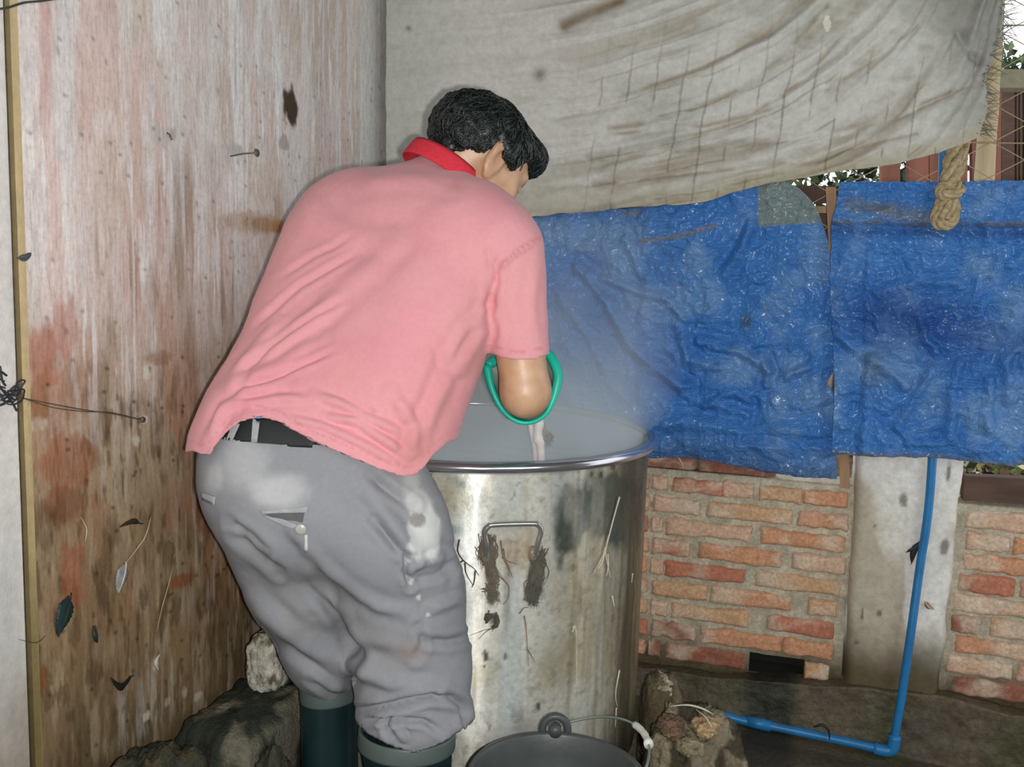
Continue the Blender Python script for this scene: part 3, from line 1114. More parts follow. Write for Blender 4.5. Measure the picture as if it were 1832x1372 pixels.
# ---- the grey sacking
def build_sacking():
    off = 0.105
    nu, nv = 470, 210
    S, u, v = coons([(692, -70), (1000, -70), (1400, -75), (1800, -75)],
                    [(1800, -75), (1793, 0), (1790, 55), (1772, 110), (1760, 150), (1764, 200), (1748, 248)],
                    [(692, 430), (820, 405), (960, 387), (1010, 381), (1110, 373), (1180, 367), (1235, 365), (1275, 357), (1310, 343), (1400, 324), (1500, 308), (1600, 294), (1680, 275), (1748, 248)],
                    [(692, -70), (690, 150), (692, 430)], nu, nv, off, (0, .012, .008, 0), 3)
    W = tz_world(S, np.full(len(S), off))
    px, py, _ = project(W)
    xx = px - 940
    q = py + 0.10 * xx + 0.00050 * np.maximum(xx, 0) ** 2 * (1.0 - 0.0022 * np.clip(py, -80, 400)) + 24 * (fbm(col3(px / 170, py / 120), 4) - .5)
    g = sstep(-260, 330, xx + 0.35 * (py - 150))
    r1 = ridged(col3(q / 62 + 3, px / 520), 5, 2)
    r2 = ridged(col3(q / 25, px / 300 + 2), 6, 2)
    o = 0.040 * (r1 - .55) * g + 0.022 * (r2 - .5) * (0.25 + 0.75 * g)
    o += 0.007 * (fbm(col3(px / 26, py / 26), 7) - .5)
    # a few strong drag folds
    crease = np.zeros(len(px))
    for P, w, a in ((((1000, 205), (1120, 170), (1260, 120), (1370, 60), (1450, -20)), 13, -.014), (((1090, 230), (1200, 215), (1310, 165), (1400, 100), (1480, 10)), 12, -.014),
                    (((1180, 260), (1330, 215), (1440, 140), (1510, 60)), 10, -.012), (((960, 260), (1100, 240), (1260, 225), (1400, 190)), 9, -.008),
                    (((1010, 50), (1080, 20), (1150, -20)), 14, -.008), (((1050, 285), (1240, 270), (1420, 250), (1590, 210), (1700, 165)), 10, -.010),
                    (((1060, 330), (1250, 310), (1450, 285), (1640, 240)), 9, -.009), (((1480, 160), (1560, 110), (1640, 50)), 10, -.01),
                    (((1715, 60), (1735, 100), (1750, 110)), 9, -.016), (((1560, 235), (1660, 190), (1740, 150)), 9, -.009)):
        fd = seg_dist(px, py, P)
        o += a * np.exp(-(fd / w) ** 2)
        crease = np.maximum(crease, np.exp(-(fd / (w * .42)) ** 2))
    C = lambda *k: np.array(srgb(*k))[None]
    c = np.tile(C(212, 210, 203), (len(S), 1))

    def over(c, col, a):
        a = np.clip(a, 0, 1)[:, None]
        return c * (1 - a) + col * a
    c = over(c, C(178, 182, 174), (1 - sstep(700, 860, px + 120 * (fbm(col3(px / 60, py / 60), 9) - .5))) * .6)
    c = over(c, C(184, 184, 170), sstep(.5, .7, fbm(col3(px / 120, py / 50), 10)) * .5)
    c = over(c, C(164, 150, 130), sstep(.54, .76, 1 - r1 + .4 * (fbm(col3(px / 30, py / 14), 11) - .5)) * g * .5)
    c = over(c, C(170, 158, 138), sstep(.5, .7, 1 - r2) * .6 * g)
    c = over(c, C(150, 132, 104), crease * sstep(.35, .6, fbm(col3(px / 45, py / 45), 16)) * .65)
    c = over(c, C(120, 100, 70), np.exp(-(seg_dist(px, py, ((1010, 45), (1060, 22), (1110, 2))) / 12) ** 2) * .8)
    c = over(c, C(110, 108, 100), np.exp(-(np.hypot((px - 967) / 11, (py - 135) / 14)) ** 2) * .7)
    c = over(c, C(90, 90, 84), np.exp(-(np.hypot((px - 731), (py - 51)) / 5) ** 2) * .7)
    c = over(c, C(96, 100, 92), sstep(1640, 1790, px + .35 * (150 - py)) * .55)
    c = over(c, C(176, 164, 134), sstep(.86, 1.0, v) * .6)
    # the dark thread grid of the woven sack, warped by the folds
    fade = sstep(980, 1120, px) * sstep(-20, 200, py) * .55
    gx = np.abs(((px + 0.16 * py + 16 * (fbm(col3(px / 90, py / 60), 12) - .5)) / 47) % 1 - .5) * 47
    gy = np.abs(((q + 8 * (fbm(col3(px / 60, py / 60), 13) - .5)) / 46) % 1 - .5) * 46
    brk = sstep(.35, .55, fbm(col3(px / 40, py / 40), 14))
    c = over(c, C(112, 102, 86), (1 - sstep(.8, 2.4, gx)) * fade * brk)
    c = over(c, C(120, 108, 90), (1 - sstep(.8, 2.4, gy)) * fade * brk * .8)
    c = over(c, C(236, 234, 220), (np.hypot((px - 1480) / 7, (py - 42) / 17) + .5 * (fbm(col3(px / 5, py / 5), 15) - .5) < .9) * .9)
    W = tz_world(S, off + o)
    m, nt, b = nodes_of('woven_sacking')
    k = mix(nt, 1.0, paint(nt), ramp(nt, noise(nt, 60, 6, .7), [(.3, .86), (.7, 1.1)]), 'MULTIPLY')
    nt.links.new(k, b.inputs['Base Color'])
    b.inputs['Roughness'].default_value = 0.75
    b.inputs['Specular IOR Level'].default_value = 0.25
    bump(nt, b, noise(nt, 260, 4, .7), .35, .004)
    root = thing('sacking', back(0.8, 1.2, off), 'dirty grey woven sacking draped across the upper back of the shed', 'sacking')
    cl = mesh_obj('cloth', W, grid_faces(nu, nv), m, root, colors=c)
    solidify(cl, 0.003)
    # frayed threads down the right edge
    mb = MB()
    ed = np.arange((nu - 1) * nv, nu * nv)
    rg = np.random.default_rng(3)
    for k_ in range(90):
        p = W[ed[rg.integers(20, nv - 1)]]
        L = 0.015 + 0.03 * rg.random()
        d = WU * L + ZU * rg.normal() * .018 + WN * rg.normal() * .008
        mb.tube([p - d * .2, p + d * .5 - ZU * .003, p + d - ZU * .012 * rg.random()], [.0009, .0007, .0004], 4)
    mb.build('frayed_threads', simple('thread', srgb(120, 122, 108), .9), root)


build_sacking()


def build_tarp(name, label, top, right, bottom, left_, nu, nv, off, folds, seed, extra):
    S, u, v = coons(top, right, bottom, left_, nu, nv, off, (.004, .010, .006, .008), seed)
    W = tz_world(S, np.full(len(S), off))
    px, py, _ = project(W)
    wx, wy = px + 40 * (fbm(col3(px / 90, py / 90), seed + 1) - .5), py + 40 * (fbm(col3(px / 90, py / 90), seed + 2) - .5)
    big = ridged(col3(wx / 150, wy / 150), seed + 3, 2)
    mid = ridged(col3(wx / 62, wy / 52), seed + 4, 2)
    fine = ridged(col3(wx / 21, wy / 17), seed + 5, 2)
    o = 0.026 * (big - .5) + 0.024 * (mid - .5) + 0.013 * (fine - .5) + .004 * (ridged(col3(wx / 9, wy / 8), seed + 8, 2) - .5)
    for P, w, a in folds:
        d = seg_dist(wx * .5 + px * .5, wy * .5 + py * .5, P)
        o += a * np.exp(-(d / w) ** 2) - a * .7 * np.exp(-((d - 1.6 * w) / (1.2 * w)) ** 2)
    C = lambda *k: np.array(srgb(*k))[None]
    deep, dust = C(47, 124, 206), C(128, 170, 216)
    k = np.clip(.10 + .9 * sstep(.44, .7, fbm(col3(px / 70, py / 60), seed + 6)) * .6, 0, 1)[:, None]
    c = deep * (1 - k) + dust * k

    def over(c, col, a):
        a = np.clip(a, 0, 1)[:, None]
        return c * (1 - a) + col * a
    c, o = extra(c, o, px, py, u, v, over, C)
    m, nt, b = nodes_of(name + '_plastic')
    kk = mix(nt, 1.0, paint(nt), ramp(nt, noise(nt, 60, 4, .6), [(.3, .88), (.7, 1.1)]), 'MULTIPLY')
    nt.links.new(kk, b.inputs['Base Color'])
    b.inputs['Roughness'].default_value = .36
    b.inputs['Coat Weight'].default_value = .35
    b.inputs['Coat Roughness'].default_value = .2
    b.inputs['Specular IOR Level'].default_value = .55
    h = N(nt, 'ShaderNodeMath', operation='ADD')
    nt.links.new(noise(nt, 75, 5, .7), h.inputs[0])
    nt.links.new(noise(nt, 210, 3, .6), h.inputs[1])
    bump(nt, b, h.outputs[0], .7, .010)
    ob = mesh_obj(name, tz_world(S, off + o), grid_faces(nu, nv), m, colors=c)
    solidify(ob, .0016)
    return tag(ob, label, 'tarpaulin')


def left_extra(c, o, px, py, u, v, over, C):
    patch = sstep(1354, 1359, px) * (1 - sstep(-2, 2, py - (406 - .07 * (px - 1357))))
    c = over(c, C(132, 150, 150), patch)
    c = over(c, C(136, 128, 116), np.exp(-(seg_dist(px, py, ((1150, 432), (1220, 422), (1280, 404))) / 4) ** 2) * .8)
    c = over(c, C(140, 132, 120), np.exp(-(np.hypot((px - 1130) / 22, (py - 382) / 5)) ** 2) * .8)
    c = over(c, C(60, 78, 84), np.exp(-(np.hypot((px - 1335) / 9, (py - 575) / 14)) ** 2) * .8)
    c = over(c, C(104, 116, 122), sstep(.86, .97, v) * .45 * fbm(col3(px / 22, py / 14), 9))
    c = over(c, C(16, 62, 112), sstep(.93, 1, v) * .5)
    o = o - .018 * sstep(.0, .12, .12 - v) * 0
    return c, o


tarp_left = build_tarp('tarpaulin', 'crumpled blue tarpaulin behind the pot, with a grey-green upper right corner',
           [(930, 392), (1000, 383), (1150, 370), (1270, 350), (1310, 338), (1356, 330), (1400, 324), (1425, 334), (1448, 354), (1464, 380), (1472, 402)],
           [(1472, 402), (1483, 440), (1486, 520), (1493, 600), (1493, 655), (1481, 685), (1494, 712), (1495, 790), (1497, 856)],
           [(930, 806), (1100, 806), (1172, 817), (1230, 817), (1290, 826), (1370, 844), (1440, 853), (1497, 856)],
           [(930, 392), (932, 600), (930, 806)], 300, 260, 0.055,
           [(((1035, 480), (1090, 540), (1130, 625), (1170, 662), (1235, 690)), 11, .020), (((1060, 492), (1140, 518), (1190, 532), (1228, 572)), 9, .013),
            (((1300, 490), (1325, 440), (1345, 400)), 9, .013), (((1375, 685), (1378, 660), (1365, 630)), 8, .012), (((1380, 686), (1450, 650)), 9, .012),
            (((1000, 520), (1050, 600), (1085, 660)), 9, .008), (((1175, 752), (1330, 775), (1485, 768)), 16, .012), (((1230, 790), (1340, 800), (1480, 800)), 12, .010),
            (((1255, 610), (1320, 620), (1380, 660)), 10, .014), (((1120, 430), (1160, 500), (1150, 560)), 9, .008), (((1210, 580), (1235, 640), (1290, 660)), 9, .009),
            (((1180, 655), (1250, 720), (1340, 742)), 10, .010), (((1265, 730), (1320, 700), (1345, 720)), 8, .01)], 31, left_extra)


def right_extra(c, o, px, py, u, v, over, C):
    band = 398 + .012 * (px - 1500)
    o = o + .016 * sstep(band + 14, band - 8, py) * 0 + .014 * (1 - sstep(band - 4, band + 10, py))
    c = over(c, C(118, 128, 140), np.exp(-(seg_dist(px, py, ((1520, 368), (1590, 378), (1660, 392))) / 15) ** 2) * .85 * (0.4 + fbm(col3(px / 14, py / 9), 5)))
    c = over(c, C(122, 122, 116), np.exp(-((py - band) / 5) ** 2) * .8 * sstep(.3, .55, fbm(col3(px / 26, py / 8), 6)))
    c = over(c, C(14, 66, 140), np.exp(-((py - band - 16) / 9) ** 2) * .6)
    c = over(c, C(16, 76, 156), np.exp(-(np.hypot((px - 1660) / 170, (py - 580 - .2 * (px - 1660)) / 55)) ** 2) * .85)
    c = over(c, C(20, 80, 158), np.exp(-(np.hypot((px - 1580) / 40, (py - 560) / 40)) ** 2) * .7)
    c = over(c, C(104, 116, 120), np.exp(-(np.hypot((px - 1560) / 22, (py - 660) / 40)) ** 2) * .4)
    c = over(c, C(108, 110, 104), sstep(.975, 1, v) * .7)
    return c, o


tarp_right = build_tarp('tarpaulin', 'blue tarpaulin hanging in front of the concrete post, with the knotted rope on it',
           [(1503, 326), (1600, 326), (1700, 327), (1832, 324), (1960, 322)], [(1960, 322), (1965, 560), (1960, 800)],
           [(1488, 809), (1560, 815), (1660, 819), (1740, 825), (1815, 833), (1842, 818), (1960, 800)],
           [(1503, 326), (1488, 400), (1484, 500), (1490, 600), (1493, 690), (1490, 760), (1488, 809)], 220, 250, 0.10,
           [(((1500, 600), (1560, 640), (1620, 690)), 10, .012), (((1545, 800), (1550, 700), (1560, 640)), 9, .010), (((1640, 560), (1655, 610), (1670, 630)), 9, .012),
            (((1610, 760), (1640, 700), (1660, 660)), 9, .010), (((1700, 780), (1700, 700), (1710, 650)), 10, .012), (((1765, 770), (1765, 680)), 10, .010),
            (((1600, 760), (1640, 790), (1760, 800)), 10, .010), (((1600, 430), (1630, 470)), 8, .007), (((1552, 450), (1552, 620)), 6, .005),
            (((1800, 720), (1790, 640), (1830, 600)), 10, .010), (((1570, 520), (1640, 505), (1720, 510)), 10, .007)], 47, right_extra)


# ---- knotted rope of twisted sacking on the right tarpaulin
def build_rope():
    off = 0.166
    P = lambda a, b, o=0: on_plane(a, b, CORNER + WN * (off + o), WN)
    root = thing('rope', P(1695, 400), 'thick tan rope twisted from sacking, knotted over the right blue tarpaulin', 'rope')
    mat = simple('twisted_sacking', srgb(186, 166, 130), .9, var=.3, scale=90, bumps=.6, bscale=300, spec=.2)

    def strand(path, r, n, tw, sr, name, ph=0):
        path = [np.asarray(p) for p in spline(path, 44)]
        mb = MB()
        for k in range(n):
            pts = []
            for i, p in enumerate(path):
                d = path[min(i + 1, 43)] - path[max(i - 1, 0)]
                d /= np.linalg.norm(d)
                x = np.cross(d, WN)
                x /= np.linalg.norm(x)
                y = np.cross(d, x)
                a = 2 * math.pi * k / n + tw * i / 43 + ph
                rr = r * (1 + .15 * math.sin(i * .7 + k))
                pts.append(p + rr * (x * math.cos(a) + y * math.sin(a)))
            mb.tube(pts, sr, 7)
        return mb.build(name, mat, root)
    strand([P(1718, 215, -.091), P(1711, 258, -.088), P(1703, 300, -.02), P(1697, 338)], .013, 5, 5, .0085, 'strand')
    strand([P(1724, 225, -.091), P(1724, 262, -.088), P(1712, 306, -.02), P(1700, 338)], .009, 4, 4, .007, 'strand', 1)
    strand([P(1706, 330), P(1682, 338, .012), P(1690, 350, .02), P(1716, 342, .012), P(1712, 330, .0)], .007, 4, 9, .006, 'knot')
    strand([P(1698, 340), P(1684, 365), P(1674, 392), P(1688, 402, .006), P(1703, 396), P(1706, 370), P(1700, 342)], .008, 4, 11, .007, 'loop')
    strand([P(1696, 345, .008), P(1690, 370, .01), P(1690, 392, .01)], .008, 3, 4, .007, 'loop', 2)


build_rope()

# ---- blue water pipe
pvc = simple('blue_pvc', srgb(34, 118, 176), .42, var=.16, scale=20)
pp = thing('water_pipe', back(1.2, 0.0, .13), 'thin blue plastic water pipe running down the concrete post and along the floor', 'pipe')
vp = [back(*back_tz(1688, 250, .03), .03), back(*back_tz(1684, 420, .045), .045), back(*back_tz(1677, 640, .06), .06), back(*back_tz(1668, 820, .066), .066),
      back(*back_tz(1660, 920, .066), .066), back(*back_tz(1645, 1020, .07), .07), back(*back_tz(1630, 1130, .09), .09), back(*back_tz(1614, 1240, .098), .098)]
fp = lambda a, b: back(*back_tz(a, b, .104), .104)
elbow = fp(1596, 1345)
vp.append(elbow + (vp[-1] - elbow) * .12)
MB().tube(spline(vp, 50), .0105, 14).build('riser', pvc, pp)
hp = [elbow, fp(1520, 1328), fp(1400, 1303), fp(1330, 1289), fp(1292, 1279)]
d1, d2 = vp[-1] - elbow, hp[1] - elbow
d1, d2 = d1 / np.linalg.norm(d1), d2 / np.linalg.norm(d2)
MB().tube(spline([elbow + d1 * .045, elbow + d1 * .012, elbow + d2 * .012, elbow + d2 * .045], 12), .0155, 14).build('elbow', pvc, pp)
MB().tube(spline(hp, 30), .0115, 14).build('floor_run', pvc, pp)
cpl = hp[2] + (hp[3] - hp[2]) * .6
MB().tube([cpl - d2 * .03, cpl + d2 * .03], .015, 14).build('coupling', pvc, pp)


# ================================================================== THINGS ON THE LEFT WALL
def wallp(px, py, off=.004):
    return left(*left_sz(px, py, off), off)


def feather(name, fn, nrm, p0, p1, width, col, label, bend=.1, group=None, cat='feather', shaft=(220, 214, 200), side=None):
    """a quill feather from its root p0 to its tip p1 (both on the surface), with camber and a split vane"""
    a, b = fn(*p0), fn(*p1)
    L = np.linalg.norm(b - a)
    d = (b - a) / L
    w = np.cross(d, nrm)
    root = thing(name, a, label, cat, group)
    n, mm = 26, 9
    V, F = [], []
    for i in range(n):
        s = i / (n - 1)
        prof = (math.sin(math.pi * min(s ** .75, 1)) ** .7) * (1 + .08 * math.sin(i * 2.1)) * (0.25 + .75 * sstep(.0, .25, s))
        for j in range(mm):
            t = j / (mm - 1) * 2 - 1
            V.append(a + d * L * (.12 + .88 * s - .06 * abs(t)) + w * (t * width * prof + bend * L * math.sin(math.pi * s)) + nrm * (.0035 + .006 * math.sin(math.pi * s) - .004 * t * t))
    vo = mesh_obj('vane', np.array(V), grid_faces(n, mm), simple(name + '_vane', srgb(*col), .6, var=.3, scale=160, stretch=(1, 1, .3)), root)
    solidify(vo, .0008)
    pts = [a + d * L * s + w * bend * L * math.sin(math.pi * max(0, (s - .12) / .88)) + nrm * (.004 + .0065 * math.sin(math.pi * s)) for s in np.linspace(0, .97, 14)]
    MB().tube(pts, list(np.linspace(.0013, .0004, 14)), 6).build('quill', simple(name + '_quill', srgb(*shaft), .5), root)
    return root


feather('feather', wallp, LN, (124, 1060), (101, 1140), .019, (28, 52, 50), 'broad dark green-black feather stuck flat on the lower left of the stained wall', .05, shaft=(40, 46, 44))
feather('feather', wallp, LN, (222, 1004), (208, 1062), .016, (150, 152, 150), 'small pale grey feather stuck on the wall below the long white thread', .06)
feather('feather', wallp, LN, (166, 1118), (171, 1150), .006, (36, 40, 38), 'tiny dark feather on the wall between the broad feather and the white threads', .1, shaft=(60, 60, 56))
feather('feather', wallp, LN, (235, 1208), (196, 1212), .007, (30, 32, 28), 'bent black feather low on the wall, shaped like a little flying bird', -.28, shaft=(30, 30, 28))
feather('feather', wallp, LN, (28, 462), (52, 452), .005, (76, 84, 92), 'small grey feather stuck high near the left edge of the wall', .1, shaft=(70, 70, 70))
feather('feather', wallp, LN, (252, 936), (212, 943), .005, (52, 48, 36), 'thin dark feather lying level on the wall beside the white thread', .12, shaft=(50, 46, 36))


def thread(name, fn, nrm, P, r, col, label, cat='thread', group=None, taper=True, n=26):
    pts = spline([fn(*p) + nrm * .003 for p in P], n)
    rad = [r * (1 - .7 * abs(2 * i / (n - 1) - 1) ** 2) for i in range(n)] if taper else r
    o = MB().tube(pts, rad, 6).build(name, simple(name + '_fibre', srgb(*col), .6, var=.2), None)
    return tag(o, label, cat, group)


thread('thread', wallp, LN, [(268, 924), (258, 958), (242, 982), (222, 1008)], .0011, (206, 190, 166), 'long white thread hanging above the pale grey feather')
thread('thread', wallp, LN, [(308, 1010), (298, 1050), (288, 1085), (278, 1130)], .0008, (196, 176, 146), 'thin pale fibre running down the wall right of the grey feather')
thread('thread', wallp, LN, [(318, 955), (300, 962), (314, 976), (308, 1000)], .0006, (186, 166, 136), 'curled pale hair on the wall near the trousers')
thread('thread', wallp, LN, [(142, 925), (152, 945), (150, 968)], .0011, (196, 182, 156), 'short white wisp on the brown wall below the wire')
thread('thread', wallp, LN, [(283, 1170), (276, 1185), (281, 1198)], .0034, (206, 190, 176), 'small white fluff stuck low on the wall')
thread('thread', wallp, LN, [(30, 1143), (62, 1149), (80, 1136)], .0009, (84, 76, 58), 'dark curved hair crossing the batten edge low on the left')
thread('thread', wallp, LN, [(-20, 18), (10, 14), (40, 5), (70, 2), (110, -4)], .0018, (60, 64, 58), 'dark cord running along the very top left corner of the wall', 'cord', taper=False)

steel = simple('rusty_nail', srgb(120, 104, 90), .5, metal=.5, var=.3, scale=80)


def nail(px, py, L, hr, r, label, tilt=(0, 0)):
    a = left(*left_sz(px, py), 0)
    d = LN + LS * tilt[0] + ZU * tilt[1]
    d /= np.linalg.norm(d)
    root = thing('nail', a, label, 'nail')
    MB().tube([a - LN * .004, a + d * L * .5 + ZU * .002, a + d * L], r, 8).build('shank', steel, root)
    if hr:
        MB().tube([a + d * (L - .001), a + d * L, a + d * (L + .003)], [hr * .9, hr, hr * .8], 14).build('head', steel, root)
    return a + d * L


nail(412, 280, .062, .0085, .0016, 'long nail with a round rusty head sticking out of the upper wall', (0.0, .12))
nail(300, 236, .020, 0, .0018, 'headless bent nail in the pale upper wall, left of the round-headed nail', (0.5, -1.2))
nend = nail(247, 750, .010, .006, .002, 'short nail in a pale hole of the wall holding the end of the wire')

wire_m = simple('black_wire', srgb(92, 82, 68), .55, metal=.2)
wr = thing('wire', wallp(30, 705), 'rusty wire stretched from the dark tangle at the left edge to the short nail', 'wire')
MB().tube(spline([wallp(20, 708, .012), wallp(90, 722, .012), wallp(150, 733, .008), wallp(200, 740, .010), nend - LN * .003], 40), .0010, 6).build('strand', wire_m, wr)
MB().tube(spline([wallp(40, 712, .016), wallp(95, 729, .014), wallp(150, 736, .012), wallp(200, 738, .008), nend - LN * .004], 40), .0008, 6).build('strand', wire_m, wr)
tg = MB()
rg = np.random.default_rng(12)
for k in range(6):
    c0 = np.array([14 + rg.normal() * 9, 697 + rg.normal() * 8])
    pts = [wallp(c0[0] + 16 * math.cos(a + k) * (1 + .4 * rg.random()), c0[1] + 14 * math.sin(a * 1.2 + k * 2), .012 + .014 * rg.random()) for a in np.linspace(0, 4.5, 8)]
    tg.tube(spline(pts, 22), .0013, 6)
for P in (((0, 655), (4, 680), (10, 690)), ((-12, 678), (0, 665), (12, 672)), ((14, 700), (30, 698), (38, 694)), ((10, 705), (22, 720), (30, 735)), ((-10, 728), (8, 722), (22, 712))):
    tg.tube(spline([wallp(a, b, .014) for a, b in P], 12), .0017, 6)
tag(tg.build('wire_tangle', simple('dark_wire', srgb(40, 46, 50), .6)), 'dark tangle of wire and threads at the left edge of the wall', 'wire')

# feathers on the concrete post
postp = lambda px, py, off=.047: back(*back_tz(px, py, off), off)
feather('feather', postp, WN, (1646, 965), (1630, 1010), .008, (34, 38, 34), 'black ragged feather caught behind the blue pipe on the concrete post', .08, shaft=(40, 40, 36))
feather('feather', postp, WN, (1648, 980), (1620, 988), .005, (40, 44, 40), 'narrow dark feather pointing left from the blue pipe on the post', .1, shaft=(40, 40, 36))
feather('feather', postp, WN, (1653, 1074), (1671, 1090), .006, (150, 118, 100), 'small pinkish-brown feather sticking out right of the blue pipe', .1)
thread('straw', lambda a, b: back(*back_tz(a, b, .03), .03), WN, [(1212, 815), (1219, 826), (1224, 838)], .0022, (206, 184, 140), 'short pale straw lying on the mortar ledge right of the pot', 'straw', n=10)


# ================================================================== THE POT
PC = np.array([-0.081, 2.22])
PR, PZ0, PZ1 = 0.397, 0.20, 0.893


def pot_pt(th, r, z):
    return np.array([PC[0] + r * math.sin(th), PC[1] - r * math.cos(th), z])


pot = thing('stock_pot', (PC[0], PC[1], PZ0), 'very large dented aluminium stock pot, soot-stained, full of hot water', 'pot')


def build_pot_body():
    nth, nz = 560, 240
    th, z = np.meshgrid(np.linspace(0, 2 * np.pi, nth, endpoint=False), np.linspace(PZ0, PZ1, nz), indexing='ij')
    th, z = th.ravel(), z.ravel()
    Q = np.stack([np.sin(th) * 3, -np.cos(th) * 3, z * 3], 1)
    r = PR + 0.006 * (fbm(Q * .9, 101, 3) - .5) + .0012 * (fbm(Q * 6, 102) - .5)
    V = np.stack([PC[0] + r * np.sin(th), PC[1] - r * np.cos(th), z], 1)
    px, py, _ = project(V)
    front = np.cos(th) > 0
    C = lambda *k: np.array(srgb(*k))[None]
    arc = th * PR

    def nz2(a, b, seed, o=4):
        return fbm(np.stack([np.sin(th) * PR * a, -np.cos(th) * PR * a, z * b], 1), seed, o)

    def over(c, col, a):
        a = np.clip(a, 0, 1)[:, None]
        return c * (1 - a) + col * a
    c = np.tile(C(222, 219, 208), (len(V), 1))
    c = over(c, C(196, 184, 152), sstep(.46, .66, nz2(9, 6, 111)) * .75)
    c = over(c, C(196, 202, 202), sstep(.5, .64, nz2(22, 2.4, 112)) * .6)
    c = over(c, C(120, 112, 88), sstep(.52, .66, nz2(34, 3, 113)) * .5)
    # grey-brown colour towards the right side, and soot
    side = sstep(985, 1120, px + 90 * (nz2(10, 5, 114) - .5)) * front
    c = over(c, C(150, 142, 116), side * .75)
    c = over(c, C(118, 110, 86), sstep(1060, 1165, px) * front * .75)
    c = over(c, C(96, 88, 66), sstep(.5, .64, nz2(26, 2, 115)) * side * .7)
    soot = np.exp(-(np.hypot((px - 1075) / 72, (py - 905) / 62)) ** 3) + .8 * np.exp(-(np.hypot((px - 1010) / 26, (py - 960) / 80)) ** 2) + .7 * np.exp(-(np.hypot((px - 1120) / 40, (py - 930) / 80)) ** 2)
    c = over(c, C(58, 70, 62), sstep(.30, .80, soot * (.3 + 1.4 * nz2(60, 34, 116))) * (.6 + .4 * sstep(.38, .6, nz2(26, 7, 122))) * .9 * front)
    c = over(c, C(80, 72, 52), sstep(.45, .6, nz2(40, 2, 117)) * sstep(1040, 1120, px) * front * .6)
    c = over(c, C(172, 156, 104), np.exp(-(np.hypot((px - 800) / 40, (py - 890) / 40)) ** 2) * front * .6)
    c = over(c, C(182, 152, 112), np.exp(-(np.hypot((px - 925) / 42, (py - 985) / 40)) ** 2) * front * .6)
    c = over(c, C(150, 140, 104), np.exp(-(np.hypot((px - 1000) / 40, (py - 1190) / 50)) ** 2) * front * .5)
    c = over(c, C(118, 132, 138), np.exp(-(np.hypot((px - 812) / 17, (py - 948) / 11)) ** 4) * front * .7)
    c = over(c, C(108, 118, 128), np.exp(-(np.hypot((px - 826) / 8, (py - 866) / 10)) ** 2) * front * .7)
    for a, b, rx, ry, k in ((868, 1172, 6, 12, 60), (904, 1174, 4, 7, 110), (963, 1264, 5, 8, 90), (1075, 849, 4, 6, 60), (1096, 835, 5, 8, 70), (1058, 848, 4, 6, 74), (1170, 1075, 4, 12, 60), (866, 1192, 4, 4, 70)):
        d = np.hypot((px - a) / rx, (py - b) / ry) + .8 * (nz2(120, 90, a % 50, 3) - .5)
        c = over(c, C(k, k - 4, k - 14), (1 - sstep(.6, 1.1, d)) * front * .9)
    for a, b, rx, ry, k in ((876, 1005, 13, 52, 96), (866, 985, 8, 30, 110), (878, 1064, 8, 20, 80), (955, 1045, 13, 36, 84), (966, 1020, 7, 34, 120), (880, 1108, 9, 10, 84)):
        d = np.hypot((px - a) / rx, (py - b) / ry) + 1.1 * (nz2(70, 40, (a + 7) % 50, 3) - .5)
        c = over(c, C(k, k - 8, k - 24), (1 - sstep(.5, 1.15, d)) * front * .75)
    # thin cracks in the scale, runs below the rim
    crk = ridged(np.stack([arc * 26, z * 20, arc * 0], 1), 118, 2)
    c = over(c, C(110, 96, 72), sstep(.93, .985, crk) * (1 - side) * sstep(.45, .6, nz2(7, 7, 119)) * .65)
    c = over(c, C(86, 80, 64), sstep(.6, .72, nz2(60, 60, 120)) * .28)
    c = over(c, C(62, 60, 50), (1 - sstep(.22, .42, z + .1 * (nz2(14, 6, 121) - .5))) * .6)
    F = []
    i, j = np.meshgrid(np.arange(nth), np.arange(nz - 1), indexing='ij')
    i2 = (i + 1) % nth
    F = np.stack([i * nz + j, i2 * nz + j, i2 * nz + j + 1, i * nz + j + 1], -1).reshape(-1, 4)
    m, nt, b = nodes_of('dull_aluminium')
    n1 = noise(nt, 90, 5, .7)
    k = mix(nt, 1.0, paint(nt), ramp(nt, n1, [(.3, .8), (.7, 1.15)]), 'MULTIPLY')
    nt.links.new(k, b.inputs['Base Color'])
    b.inputs['Metallic'].default_value = .45
    b.inputs['Anisotropic'].default_value = .9
    b.inputs['Anisotropic Rotation'].default_value = .25
    rr = ramp(nt, noise(nt, 30, 5, .7), [(.3, .30), (.7, .52)])
    nt.links.new(rr, b.inputs['Roughness'])
    tn = N(nt, 'ShaderNodeTangent', direction_type='RADIAL', axis='Z')
    nt.links.new(tn.outputs[0], b.inputs['Tangent'])
    bump(nt, b, n1, .12, .002)
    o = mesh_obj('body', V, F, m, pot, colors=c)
    return Surf(V, F)


POTS = build_pot_body()


def lathe(prof, nth, name, mat, parent, center, close=False):
    V, F = [], []
    n = len(prof)
    for i in range(nth):
        a = 2 * math.pi * i / nth
        for r, z in prof:
            V.append((center[0] + r * math.sin(a), center[1] - r * math.cos(a), z))
    for i in range(nth):
        for j in range(n - 1 + (1 if close else 0)):
            j2 = (j + 1) % n
            F.append((i * n + j, ((i + 1) % nth) * n + j, ((i + 1) % nth) * n + j2, i * n + j2))
    return mesh_obj(name, np.array(V), np.array(F), mat, parent)


